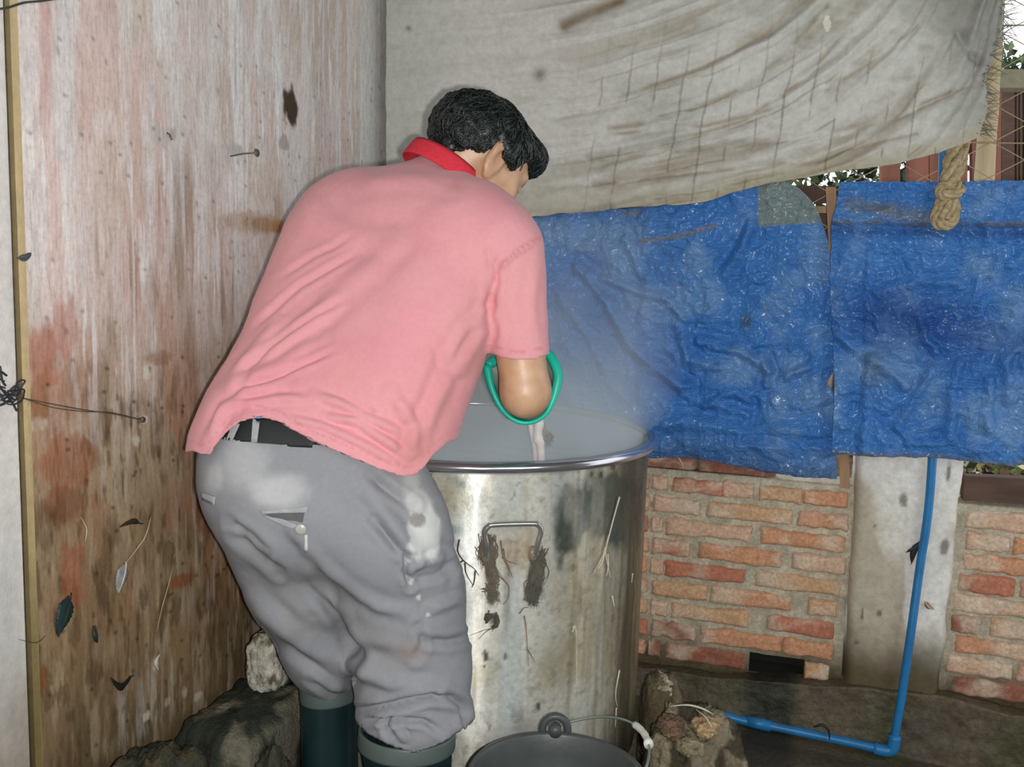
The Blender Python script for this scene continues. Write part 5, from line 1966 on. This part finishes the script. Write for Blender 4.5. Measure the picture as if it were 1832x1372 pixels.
Vh, Fh = nets(hair_sdf, HC - .16, HC + .17, .0034)
Vh = relax(Vh, Fh, 2, .5)
hm, hnt, hb = nodes_of('wet_black_hair')
hk = ramp(hnt, noise(hnt, 60, 4, stretch=(1, 1, .4)), [(.3, srgb(6, 16, 14)), (.75, srgb(20, 30, 28))])
hnt.links.new(hk, hb.inputs['Base Color'])
hb.inputs['Roughness'].default_value = .4
hb.inputs['Specular IOR Level'].default_value = .6
bump(hnt, hb, noise(hnt, 190, 4, stretch=(1, 1, .3)), .6, .004)
hair = mesh_obj('hair', Vh, Fh, hm, man)
# separate locks lying over the cap, wet and clumped
Nh = vert_normals(Vh, Fh)
if (Nh @ HU * ((Vh - HC) @ HU)).sum() < 0:
    Nh = -Nh
rg = np.random.default_rng(21)
lk = MB()
cand = rg.permutation(len(Vh))[:2600]
cap_b = BVHTree.FromPolygons([tuple(v) for v in Vh], [tuple(int(i) for i in f) for f in Fh])
for i in cand:
    p, n = Vh[i], Nh[i]
    q = HM @ (p - HC)
    flow = -HU * (.35 + .9 * (1 - max(0, q[2]) / .1)) + HF * (.75 if q[0] > 0 else .05) - HF * (.6 if q[0] < -.03 else 0) + HR * rg.normal() * .55 + HF * rg.normal() * .4
    flow = flow - n * (flow @ n)
    ln = np.linalg.norm(flow)
    if ln < .05:
        continue
    flow /= ln
    L = .018 + .022 * rg.random()
    pts = [p + n * .001]
    dirv = flow
    for s in range(5):
        x = pts[-1] + dirv * L / 5
        loc, nn, _, _ = cap_b.find_nearest(Vector(x))
        nn = np.array(nn)
        nn = nn if nn @ (np.array(loc) - HC) > 0 else -nn
        x = np.array(loc) + nn * (.0010 + .0003 * s + .0012 * rg.random()) if np.linalg.norm(np.array(loc) - x) < .012 else np.array(loc)
        dirv = dirv + .22 * rg.normal(size=3)
        dirv /= np.linalg.norm(dirv)
        pts.append(x)
    if (HM @ (pts[-1] - HC))[2] < -.062 and rg.random() < .8:
        continue
    lk.tube(pts, [.0011, .0016, .0017, .0015, .0011, .0004], 4, cap=False)
# stray wet locks over the neck and ear
for P_ in (((848, 262), (852, 278), (858, 290)), ((858, 262), (856, 276), (862, 282)), ((838, 262), (846, 276), (850, 288)), ((870, 262), (880, 272), (874, 281), (866, 276)), ((862, 258), (858, 270), (866, 280)),
           ((884, 258), (893, 266), (900, 268)), ((800, 258), (820, 268), (842, 282)), ((790, 256), (812, 262), (836, 272)), ((775, 258), (790, 262), (806, 264)), ((930, 280), (926, 296), (921, 306)), ((936, 282), (934, 298), (930, 306))):
    pts = []
    for a, b_ in P_:
        h, n_ = Surf.hit.__get__(type('S', (), {'b': BODYB})())(a, b_, .004) if 'BODYB' in globals() else (None, None)
        if h is None:
            h = A_(a, b_, 1.83)
        pts.append(h)
    pts = spline(pts, 10)
    lk.tube(pts, [.0022 * (1 - .6 * i / 9) for i in range(10)], 5)
lk.build('locks', hm, hair)


# ---- folds helper: a ridge or crease along a line seen on the near face of a garment
def camera_facing(V, Nv):
    d = V - CAM
    return np.einsum('ij,ij->i', d, Nv) < 0


def folds(V, Nv, lines):
    px, py, _ = project(V)
    near = camera_facing(V, Nv)
    o = np.zeros(len(V))
    for P, w, a in lines:
        m = near & (px > min(p[0] for p in P) - 5 * w) & (px < max(p[0] for p in P) + 5 * w) & (py > min(p[1] for p in P) - 5 * w) & (py < max(p[1] for p in P) + 5 * w)
        if not m.any():
            continue
        Pn = np.array(P, float)
        d = seg_dist(px[m], py[m], Pn)
        # fade at the ends of the line
        e0, e1 = np.hypot(px[m] - Pn[0, 0], py[m] - Pn[0, 1]), np.hypot(px[m] - Pn[-1, 0], py[m] - Pn[-1, 1])
        L = np.linalg.norm(np.diff(Pn, axis=0), axis=1).sum()
        fade = np.clip(np.minimum(e0, e1) / (.22 * L), 0, 1)
        o[m] += a * fade * (np.exp(-(d / w) ** 2) - .55 * np.exp(-((d - 1.8 * w) / w) ** 2))
    return V + Nv * o[:, None]


# ---- shirt
def shirt_sdf(P):
    d = torso_sdf(P, 0, k=.03)
    d = smin(d, cone(P, SH_L, A_(708, 388, 1.865), .093, .087), .03)
    d = smin(d, cone(P, SH_R, A_(808, 396, 1.80), .080, .080), .03)
    d = smin(d, cone(P, A_(748, 394, 1.835), NECK0, .097, .061), .05)
    sl = cone(P, SL_R[0], SL_R[1] + (SL_R[1] - SL_R[0]) * .08, .069, .0485)
    d = smin(d, sl, .012)
    e = cone(P, SL_L[0], SL_L[1], .070, .055)
    return smin(d, e, .02)


V, F = nets(shirt_sdf, [-.62, 1.45, .80], [.13, 2.12, 1.62], .0052)
V = relax(V, F, 3, .5)
Nv = vert_normals(V, F)
ctr_ = (TORSO[4][0] + TORSO[4][1]) / 2
if np.einsum('ij,ij->i', Nv, V - ctr_).mean() < 0:
    F = F[:, ::-1]
    Nv = -Nv
px, py, _ = project(V)
P3 = V * 1.0
V = V + Nv * (0.007 * (fbm(P3 * 9, 201, 3) - .5) + .0028 * (fbm(P3 * 26, 202, 3) - .5))[:, None]
V = folds(V, Nv, [
    (((880, 445), (886, 490), (878, 545), (868, 580)), 8, -.009), (((872, 565), (850, 610), (826, 660)), 11, .007), (((862, 560), (832, 590), (800, 640)), 10, .006),
    (((886, 485), (920, 455), (968, 424)), 5, .0045), (((884, 440), (882, 480), (880, 520)), 6, .006),
    (((411, 678), (470, 632), (520, 596), (625, 530)), 5, -.0055), (((415, 702), (515, 664), (603, 627)), 5, -.0055), (((440, 600), (463, 576), (537, 513), (647, 447)), 5, -.004), (((500, 500), (560, 460), (640, 420)), 5, -.003), (((470, 610), (560, 560), (660, 480), (720, 420)), 16, .004), (((455, 650), (540, 590), (600, 540)), 12, .006), (((420, 690), (500, 650), (570, 600)), 10, .006),
    (((408, 690), (440, 640), (500, 575)), 9, .006), (((372, 790), (400, 730), (440, 700), (500, 690)), 8, .008), (((395, 745), (430, 722), (500, 712), (560, 716)), 7, .006),
    (((560, 705), (610, 722), (650, 745), (720, 775)), 7, .008), (((600, 738), (650, 760), (700, 795), (730, 820)), 7, .008), (((500, 745), (580, 762), (660, 800), (720, 835)), 6, .006),
    (((700, 700), (740, 760), (735, 810)), 10, .007), (((820, 640), (780, 720), (745, 800)), 12, .006), (((760, 640), (740, 700), (720, 740)), 12, .004),
    (((580, 745), (600, 750), (640, 752)), 6, .005), (((640, 330), (720, 318), (800, 330)), 12, .003), (((892, 560), (900, 600), (890, 625)), 7, .003),
    (((960, 470), (950, 540), (955, 600)), 9, .003), (((560, 380), (620, 420), (700, 430)), 18, .004)])
px, py, _ = project(V)
near = camera_facing(V, Nv)
HEM = np.array([(300, 815), (345, 806), (360, 812), (374, 812), (388, 792), (404, 772), (428, 753), (465, 744), (500, 754), (560, 788), (620, 814), (680, 838), (722, 852), (740, 850), (756, 836), (775, 812), (800, 790), (830, 780)], float)
hemy = np.interp(px, HEM[:, 0], HEM[:, 1])
isleeve = (np.minimum(cone(V, SL_R[0], SL_R[1] + (SL_R[1] - SL_R[0]) * .3, .068, .05), 9) < .014) & (px > 868) & (py > 540)
slhem = 632 + 11 * (1 - np.clip((px - 932) / 50, -1, 1) ** 2)
lims = np.where(isleeve, slhem, hemy)
# left sleeve ends above the left elbow
axl = (SL_L[1] - SL_L[0]) / np.linalg.norm(SL_L[1] - SL_L[0])
lp = (V - SL_L[0]) @ axl / np.linalg.norm(SL_L[1] - SL_L[0])
lcut = (cone(V, SL_L[0], SL_L[1], .07, .055) < .012) & (lp > .97) & (V[:, 1] > 1.93)
gone = (py > lims) | lcut
keep = ~gone[F].all(1)
V, F, px, py, lims, gone, isleeve, lcut = compact(V, F, keep, px, py, lims, gone, isleeve, lcut)
# pull the cut edge onto the hem line
mv = gone & ~lcut
depth = (V - CAM) @ _f
V[mv] += (_u[None] * ((py - lims) / FPX * depth)[:, None])[mv]
cs_ = np.tile(np.array(srgb(218, 152, 158))[None], (len(V), 1))
P3 = V
kk = sstep(.48, .66, fbm(P3 * 7, 211))[:, None] * .35
cs_ = cs_ * (1 - kk) + np.array(srgb(214, 136, 146))[None] * kk
kk = sstep(.52, .7, fbm(P3 * 4, 212))[:, None] * .3
cs_ = cs_ * (1 - kk) + np.array(srgb(218, 154, 150))[None] * kk
# grime and damp marks
for a, b_, rx, ry, al in ((815, 335, 14, 8, .35), (668, 735, 6, 6, .4), (745, 800, 40, 44, .35), (840, 640, 20, 60, .3), (795, 720, 26, 60, .25)):
    kk = np.exp(-np.hypot((px - a) / rx, (py - b_) / ry) ** 2)[:, None] * al
    cs_ = cs_ * (1 - kk) + np.array(srgb(176, 110, 92))[None] * kk
# the sewn hem bands and seams are a little deeper in colour
hb_ = np.where(isleeve, (np.abs(py - (lims - 15)) < 1.6) * .35, (np.abs(py - (lims - 17)) < 1.4) * .3)[:, None]
cs_ = cs_ * (1 - hb_) + np.array(srgb(190, 96, 110))[None] * hb_
sm_ = np.exp(-(seg_dist(px, py, ((884, 500), (900, 470), (930, 446), (968, 424))) / 2.2) ** 2)[:, None] * .5
cs_ = cs_ * (1 - sm_) + np.array(srgb(190, 100, 116))[None] * sm_
shm, snt, sb = nodes_of('pink_pique_cotton')
k = mix(snt, 1.0, paint(snt), ramp(snt, noise(snt, 120, 3), [(.3, .965), (.7, 1.03)]), 'MULTIPLY')
snt.links.new(k, sb.inputs['Base Color'])
sb.inputs['Roughness'].default_value = .88
sb.inputs['Specular IOR Level'].default_value = .2
sb.inputs['Sheen Weight'].default_value = .15
bump(snt, sb, noise(snt, 420, 2), .12, .002)
shirt = mesh_obj('shirt', V, F, shm, man, colors=cs_)
solidify(shirt, .0035)
SHIRT = Surf(V, F)

# ---- red collar: a folded band round the neck
ND = nrm(NECK1 - NECK0 + np.array([-.01, .0, .0]))
cx_ = nrm(np.cross(ND, np.array([0, 1.0, 0])))
cy_ = np.cross(ND, cx_)
cc = A_(788, 310, 1.858)
Vc, Fc = [], []
nu_, nv_ = 72, 11
for i in range(nu_):
    a = 2 * math.pi * i / nu_
    for j in range(nv_):
        t = j / (nv_ - 1)
        # rises inside, folds over, comes down outside
        r = .0655 + .011 * t + .0025 * math.sin(math.pi * t)
        h = .014 + (.012 * math.sin(math.pi * min(t * 2.2, 1) * .5) if t < .4 else .012 - .034 * (t - .4) / .6)
        Vc.append(cc + cx_ * r * math.cos(a) + cy_ * r * 1.02 * math.sin(a) + ND * h)
for i in range(nu_):
    for j in range(nv_ - 1):
        Fc.append((i * nv_ + j, ((i + 1) % nu_) * nv_ + j, ((i + 1) % nu_) * nv_ + j + 1, i * nv_ + j + 1))
col_o = mesh_obj('collar', np.array(Vc), np.array(Fc), simple('red_rib', srgb(206, 44, 62), .85, var=.12, scale=120, bumps=.2, stretch=(1, 1, 3)), shirt)
col_o['label'] = 'red ribbed collar'
solidify(col_o, .003)


# ---- trousers
def trouser_sdf(P):
    d = torso_sdf(P, .0165, k=.03, top=6, T=TORSO_B)
    d = smin(d, cone(P, A_(492, 862, 1.675), A_(672, 936, 1.67), .104, .112), .05)
    d = smin(d, cone(P, A_(515, 905, 1.628), A_(560, 915, 1.62), .08, .08), .06)
    r = smin(cone(P, A_(690, 958, 1.675), A_(722, 1060, 1.70), .108, .104), cone(P, A_(722, 1060, 1.70), A_(736, 1190, 1.712), .104, .104), .03)
    r = smin(r, cone(P, A_(736, 1190, 1.712), A_(742, 1270, 1.70), .103, .098), .03)
    r = smin(r, ellipsoid(P, A_(742, 1276, 1.695), np.eye(3), (.103, .092, .036)), .02)
    l = smin(cone(P, A_(492, 895, 1.68), A_(545, 1040, 1.745), .106, .099), cone(P, A_(545, 1040, 1.745), A_(586, 1160, 1.79), .099, .082), .03)
    l = smin(l, cone(P, A_(586, 1160, 1.79), A_(589, 1226, 1.812), .080, .044), .03)
    d = smin(d, smin(r, l, .028), .055)
    return d


V, F = nets(trouser_sdf, [-.60, 1.45, .30], [.12, 2.02, 1.10], .0052)
V = relax(V, F, 3, .5)
Nv = vert_normals(V, F)
if np.einsum('ij,ij->i', Nv, V - A_(580, 950, 1.68)).mean() < 0:
    F = F[:, ::-1]
    Nv = -Nv
P3 = V
V = V + Nv * (0.009 * (fbm(P3 * 7, 221, 3) - .5) + .004 * (fbm(P3 * 19, 222, 3) - .5))[:, None]
V = folds(V, Nv, [
    (((420, 950), (460, 990), (500, 1020)), 9, -.008), (((410, 930), (450, 955), (480, 985)), 7, -.006), (((490, 940), (530, 990), (590, 1040), (650, 1075)), 12, -.006),
    (((545, 990), (620, 1050), (680, 1085), (740, 1100)), 10, .006), (((640, 860), (700, 930), (740, 990)), 14, .009), (((670, 930), (710, 980), (735, 1000)), 8, -.009),
    (((660, 850), (700, 880), (735, 905)), 8, -.008), (((728, 990), (725, 1020), (732, 1050)), 5, -.010), (((730, 1015), (770, 1005), (800, 990)), 8, .007), (((735, 1040), (780, 1030), (812, 1010)), 7, -.006),
    (((450, 1080), (540, 1150), (620, 1190), (700, 1215)), 14, .007), (((500, 1150), (560, 1190), (610, 1230)), 9, -.005), (((560, 1110), (640, 1160), (720, 1180)), 12, -.005),
    (((640, 1270), (700, 1262), (770, 1245), (820, 1252)), 7, -.016), (((645, 1285), (700, 1284), (760, 1290), (790, 1310)), 6, -.012), (((690, 1290), (696, 1312)), 6, -.008), (((706, 1292), (722, 1322)), 6, .008),
    (((800, 1240), (825, 1262), (832, 1290)), 7, -.009), (((760, 1145), (800, 1148), (835, 1140)), 8, -.007), (((750, 1120), (755, 1150), (745, 1175)), 8, -.006), (((770, 1090), (800, 1080), (825, 1070)), 9, .006),
    (((540, 1000), (580, 1060), (620, 1100)), 9, .005), (((625, 1240), (640, 1180), (600, 1100), (560, 1040)), 11, -.010), (((555, 1215), (590, 1240), (620, 1245)), 6, -.006),
    (((620, 1190), (700, 1225), (790, 1230)), 12, .006), (((800, 930), (812, 1000), (822, 1060)), 8, .004), (((400, 960), (440, 1050), (500, 1130)), 16, .006)])
px, py, _ = project(V)
TOPL = np.array([(300, 800), (372, 790), (400, 781), (416, 783), (440, 789), (462, 792), (540, 796), (562, 795), (600, 796), (640, 802), (700, 815), (735, 800), (800, 800)], float)
topy = np.interp(px, TOPL[:, 0], TOPL[:, 1])
up = (py < topy) & (py < 900)
legR = px > 636
hemL = np.where(px > 630, np.interp(px, [630, 640, 660, 690, 740, 790, 830, 850], [1278, 1284, 1305, 1322, 1337, 1322, 1292, 1280]),
                np.interp(px, [520, 540, 560, 590, 620, 640], [1292, 1300, 1304, 1304, 1300, 1296]))
dn = py > hemL + 6
gone = up | dn
keep = ~gone[F].all(1)
V, F, px, py, topy, up, Nk = compact(V, F, keep, px, py, topy, up, Nv)
depth = (V - CAM) @ _f
V[up] += (_u[None] * ((py - topy) / FPX * depth)[:, None])[up]
px, py, _ = project(V)
ct = np.tile(np.array(srgb(140, 141, 146))[None], (len(V), 1))
kk = sstep(.45, .68, fbm(V * 6, 231))[:, None] * .4
ct = ct * (1 - kk) + np.array(srgb(130, 130, 134))[None] * kk
kk = sstep(.5, .68, fbm(V * 11, 232))[:, None] * .35
ct = ct * (1 - kk) + np.array(srgb(152, 148, 146))[None] * kk
nz_ = fbm(V * 60, 233)


def wear(c, d, col, al=1.0, soft=.25):
    m = (1 - sstep(1 - soft, 1 + soft, d + .5 * (nz_ - .5)))[:, None] * al
    return c * (1 - m) + np.array(srgb(*col))[None] * m


ct = wear(ct, np.hypot((px - 500) / 48, (py - 880) / 30), (192, 192, 192), .7, .5)
ct = wear(ct, np.hypot((px - 440) / 40, (py - 830) / 45), (180, 180, 180), .6, .6)
ct = wear(ct, np.hypot((px - 385) / 16, (py - 855) / 24), (184, 184, 184), .6, .5)
ct = wear(ct, np.hypot((px - 735) / 14, (py - 872) / 34), (176, 176, 172), .6, .5)
bl = (px < 800) & (py > 870)
ct = wear(ct, np.where(bl, np.hypot((px - 758) / 29, (py - 950) / 56), 9), (204, 204, 201), .95, .12)
ct = wear(ct, np.where(bl, np.hypot((px - 745) / 22, (py - 898) / 22), 9), (186, 186, 182), .8, .2)
ct = wear(ct, np.where(bl, np.hypot((px - 745) / 15, (py - 930) / 13), 9), (142, 138, 134), .95, .15)
for a, b_ in ((748, 1068), (728, 1005), (765, 1098), (728, 1030), (735, 1040)):
    ct = wear(ct, np.hypot((px - a) / 4, (py - b_) / 4), (214, 212, 206), .8)
ct = wear(ct, np.hypot((px - 735) / 26, (py - 1165) / 20), (150, 128, 116), .45, .6)
trm, tnt, tb = nodes_of('grey_twill')
k = mix(tnt, 1.0, paint(tnt), ramp(tnt, noise(tnt, 120, 3), [(.3, .96), (.7, 1.04)]), 'MULTIPLY')
tnt.links.new(k, tb.inputs['Base Color'])
tb.inputs['Roughness'].default_value = .82
tb.inputs['Specular IOR Level'].default_value = .25
bump(tnt, tb, noise(tnt, 380, 3), .15, .002)
trousers = mesh_obj('trousers', V, F, trm, man, colors=ct)
solidify(trousers, .003)
TROU = Surf(V, F)


def patch(name, poly, surf, off, thick, mat, parent, n=14):
    """a piece of cloth cut to an outline of four corners and laid on a garment"""
    a, b, c, d = [np.asarray(p, float) for p in poly]
    V, F = [], []
    for i in range(n):
        for j in range(n):
            u, v = i / (n - 1), j / (n - 1)
            p = (1 - u) * (1 - v) * a + u * (1 - v) * b + u * v * c + (1 - u) * v * d
            h, nn = surf.hit(p[0], p[1], off)
            V.append(h if h is not None else (V[-1] if V else A_(p[0], p[1], 1.56)))
    o = mesh_obj(name, np.array(V), grid_faces(n, n), mat, parent)
    solidify(o, thick)
    return o


grey_cloth = simple('worn_grey_cloth', srgb(160, 161, 164), .85, var=.1, scale=60, bumps=.1)
slit_dark = simple('slit_gap_dark', srgb(92, 92, 94), .9, var=.1, scale=60)  # dark colour stands for the shade inside the pocket slits
po = patch('back_pocket', [(466, 914), (552, 906), (550, 916), (470, 918)], TROU, .003, .002, grey_cloth, trousers)
patch('slit', [(470, 918), (546, 912), (542, 934), (500, 928)], TROU, .0012, .001, slit_dark, po)
patch('flap', [(472, 921), (505, 926), (536, 940), (526, 945)], TROU, .004, .002, grey_cloth, po)
h, nn = TROU.hit(539, 945, .006)
kx = nrm(np.cross(nn, ZU))
bt = MB().tube([h - nn * .002, h + nn * .001, h + nn * .0022], [.0092, .0092, .0072], 18)
bo = bt.build('button', simple('pale_button', srgb(166, 164, 158), .3, var=.08), po)
patch('stitching', [(545, 956), (550, 956), (551, 986), (546, 986)], TROU, .002, .001, simple('pale_thread', srgb(200, 198, 194), .8), trousers, 6)
po2 = patch('back_pocket', [(362, 880), (388, 889), (386, 903), (364, 888)], TROU, .003, .002, grey_cloth, trousers, 8)
patch('slit', [(366, 889), (384, 898), (384, 901), (367, 893)], TROU, .0055, .001, slit_dark, po2, 6)


# ---- belt and belt loops, a strip of the vest under the shirt
def band(name, shrink, y0, y1, mat, parent, res=.0052, xr=(360, 800)):
    V, F = nets(lambda P: torso_sdf(P, shrink, k=.03, top=6, T=TORSO_B), [-.60, 1.45, .84], [.12, 1.95, 1.12], res)
    V = relax(V, F, 2, .5)
    px, py, _ = project(V)
    lo = np.interp(px, TOPL[:, 0], TOPL[:, 1])
    g = (py > lo + y1) | (py < lo + y0) | (px > 576)
    V, F = compact(V, F, ~g[F].all(1))
    o = mesh_obj(name, V, F, mat, parent)
    solidify(o, .003)
    return o, Surf(V, F)


belt, BELT = band('belt', .0135, -42, 0, simple('black_belt', srgb(22, 26, 26), .55, var=.15, scale=30), trousers)
belt['label'] = 'dark belt showing under the lifted shirt hem'
for P_ in (((455, 744), (468, 748), (459, 812), (450, 812)), ((421, 758), (432, 760), (416, 796), (406, 794))):
    patch('belt_loop', P_, BELT, .006, .003, grey_cloth, trousers, 10)
vest, _ = band('undershirt', .019, -75, -34, simple('pale_blue_vest', srgb(120, 176, 226), .85), man)


# ---- rubber boots
rubber = simple('dark_green_rubber', srgb(22, 42, 44), .34, var=.15, scale=16, bumps=.05)
band_m = simple('grey_green_rubber', srgb(84, 96, 92), .45, var=.1, scale=16)


def boot(top, ank, toe, fd, rx, tilt, name_label):
    side = np.cross(fd, ZU)
    b = None

    def sdf(P):
        d = cone(P, top - ZU * .03, ank + ZU * .02, rx * .93, .056)
        d = smin(d, cone(P, ank + ZU * .02, ank - ZU * .04 - fd * .012, .056, .048), .03)
        d = smin(d, cone(P, ank - fd * .01 - ZU * .04, ank + fd * .15 - ZU * .048, .047, .042), .04)
        d = smin(d, cone(P, ank + fd * .05 + ZU * .02, ank + fd * .10 - ZU * .02, .042, .036), .04)
        d = np.maximum(d, .012 - P[:, 2])
        return np.maximum(d, (P - (top - ZU * .006)) @ np.asarray(tilt, np.float32))
    lo = np.minimum(top, np.minimum(ank, toe)) - .13
    hi = np.maximum(top, np.maximum(ank, toe)) + .13
    lo[2] = -.01
    V, F = nets(sdf, lo, hi, .0055)
    V = relax(V, F, 2, .5)
    bo = mesh_obj('boot', V, F, rubber, man)
    n = np.asarray(tilt)
    u = nrm(np.cross(n, [0, 1, 0]))
    w = np.cross(n, u)
    V, F = [], []
    prof = [(rx * .93, -.034), (rx * .985, -.032), (rx * .995, -.028), (rx * .99, -.004), (rx * .975, .0), (rx * .92, .0), (rx * .90, -.02)]
    for i in range(64):
        a = 2 * math.pi * i / 64
        for r, h_ in prof:
            V.append(top + u * r * math.cos(a) + w * r * math.sin(a) + n * h_)
    m = len(prof)
    F = [(i * m + j, ((i + 1) % 64) * m + j, ((i + 1) % 64) * m + j + 1, i * m + j + 1) for i in range(64) for j in range(m - 1)]
    cb = mesh_obj('cuff_band', np.array(V), np.array(F), band_m, bo)
    cb['label'] = 'grey-green top band of the boot'
    # tread sole
    s = MB()
    pts = [ank - fd * .058, ank - fd * .03, ank + fd * .03, ank + fd * .10, ank + fd * .16, ank + fd * .188]
    wd_ = [.020, .040, .041, .046, .038, .014]
    k = []
    for p, w_ in zip(pts, wd_):
        for sg in (-1, 1):
            for z in (0.0, .018):
                k.append((p[0] + side[0] * sg * w_, p[1] + side[1] * sg * w_, z))
    fs = []
    for i in range(len(pts) - 1):
        a, c = 4 * i, 4 * i + 4
        fs += [(a, a + 2, c + 2, c), (a + 1, c + 1, c + 3, a + 3), (a, c, c + 1, a + 1), (a + 2, a + 3, c + 3, c + 2)]
    fs += [(0, 1, 3, 2), (len(k) - 4, len(k) - 2, len(k) - 1, len(k) - 3)]
    s.add(k, fs)
    s.build('sole', rubber, bo, smooth=False)
    return bo


BT_R, BT_L = A_(729, 1303, 1.70), A_(589, 1219, 1.812)
boot(BT_R, ANK_R, TOE_R, nrm(FOOT_DIR), .0905, nrm([.03, .06, 1]), 'near')
boot(BT_L, ANK_L, TOE_L, nrm(FOOT_DIR2), .0585, nrm([-.10, .05, 1]), 'far')


# ---- green rubber glove with an open gauntlet at the elbow
RING = [(871, 653), (876, 680), (884, 705), (897, 730), (915, 748), (937, 756), (960, 752), (978, 738), (989, 715), (996, 690), (998, 668), (990, 646), (979, 632), (955, 628), (925, 632), (893, 642)]
rd = [1.775, 1.765, 1.758, 1.752, 1.746, 1.744, 1.748, 1.755, 1.762, 1.768, 1.775, 1.785, 1.795, 1.81, 1.81, 1.795]
ring3 = np.array([A_(a, b, y) for (a, b), y in zip(RING, rd)])
ring3 = np.array(spline(list(ring3) + [ring3[0]], 73))[:-1]
nG = len(ring3)
ringc = ring3.mean(0)
secs = []
ax_ = nrm(WR_R - ringc)
gu = nrm(np.cross(ax_, ZU))
gw = np.cross(gu, ax_)
ang = np.arctan2((ring3 - ringc) @ gw, (ring3 - ringc) @ gu)
for t in np.linspace(0, 1, 13):
    c = ringc + (WR_R + RF * .0 - ringc) * t
    r = .060 * (1 - t) + .0325 * t
    circ = c + (gu[None] * np.cos(ang)[:, None] + gw[None] * np.sin(ang)[:, None]) * r
    k = sstep(0, .45, t)
    cuff = ring3 + (WR_R - ringc) * t
    cuff = c + (cuff - c) * (1 - .35 * k)
    S = cuff * (1 - k) + circ * k
    S = S + (gu[None] * np.cos(ang)[:, None] + gw[None] * np.sin(ang)[:, None]) * (.0022 * np.sin(ang * 5 + t * 9) * (1 - k))[:, None]
    secs.append(S)
Vg = np.concatenate(secs)
Fg = np.array([(i * nG + j, i * nG + (j + 1) % nG, (i + 1) * nG + (j + 1) % nG, (i + 1) * nG + j) for i in range(12) for j in range(nG)])
g_out = simple('green_rubber_glove', srgb(22, 178, 152), .4, var=.1, scale=20, bumps=.06)
Vq, Fq = nets(lambda P: smin(hand_sdf(P, WR_R, RF, RP, RS, r0=.0028), cone(P, WR_R - RF * .06, WR_R, .034, .030), .015), WR_R - .12, WR_R + .17, .0036)
Vq = relax(Vq, Fq, 1, .4)
glove = mesh_obj('glove', np.concatenate([Vg, Vq]), np.concatenate([Fg, Fq + len(Vg)]), g_out, man)
# pale lining inside the gauntlet
Vl = np.concatenate([secs[k] + (ringc + (WR_R - ringc) * (k / 12) - secs[k]) * .05 for k in range(0, 7)])
Fl = np.array([(i * nG + j, i * nG + (j + 1) % nG, (i + 1) * nG + (j + 1) % nG, (i + 1) * nG + j) for i in range(1, 6) for j in range(nG)])
lin = mesh_obj('lining', Vl, Fl, simple('pale_lining', srgb(176, 180, 170), .7, var=.1), glove)
lin['label'] = 'pale inner lining of the glove'
# rolled edge of the gauntlet, folded broader at its upper corners
RW = [9, 7, 5.6, 4.8, 4.4, 4.2, 4.2, 4.6, 6.4, 8.6, 9.5, 9.5, 8.5, 7, 8, 10.5, 9]
ep = list(ring3) + [ring3[0]]
MB().tube([p + ax_ * .004 for p in ep], [float(np.interp(i / (len(ep) - 1) * 16, range(17), RW)) * .001 for i in range(len(ep))], 10).build('rolled_edge', g_out, glove)


# ================================================================== THE BIRD IN HIS HAND
bird = thing('bird_carcass', A_(960, 838, 2.03), 'pale plucked bird legs held by the gloved hand and dipped in the pot', 'bird')
pale = simple('scalded_skin', srgb(240, 222, 214), .38, var=.1, scale=50)
K = WR_R + RF * .072 + RP * .020
for P_, R_, nm in (([(963, 740, 2.03), (964, 758, 2.025), (962, 772, 2.023), (963, 785, 2.021), (967, 800, 2.021), (969, 845, 2.025)], [.0085, .0115, .0095, .0118, .0085, .0078], 'leg'),
                   ([(950, 742, 2.04), (950, 762, 2.037), (954, 785, 2.035), (958, 805, 2.035), (960, 848, 2.037)], [.006, .0068, .006, .0066, .006], 'leg')):
    pts = spline([A_(*p) for p in P_], 26)
    rad = np.interp(np.linspace(0, 1, 26), np.linspace(0, 1, len(R_)), R_)
    MB().tube(pts, list(rad), 14).build(nm, pale, bird)
MB().tube(spline([A_(965, 782, 2.017), A_(971, 790, 2.013), A_(972, 800, 2.015)], 8), [.004, .004, .0037, .0034, .003, .0026, .002, .001], 8).build('spur', pale, bird)
rg = np.random.default_rng(8)
tf = MB()
for k in range(60):
    a = A_(970 + rg.normal() * 3, 755 + rg.random() * 20, 2.025)
    b_ = A_(978 + rg.normal() * 5, 775 + rg.random() * 14, 2.02)
    c_ = A_(984 + rg.normal() * 4, 788 + rg.normal() * 7, 2.015)
    tf.tube(spline([a, b_, c_], 8), [.0016, .0016, .0015, .0013, .0011, .0009, .0006, .0003], 5)
to = tf.build('wet_feather_tuft', simple('wet_down', srgb(140, 130, 122), .6, var=.4, scale=200), bird)
to['kind'] = 'stuff'
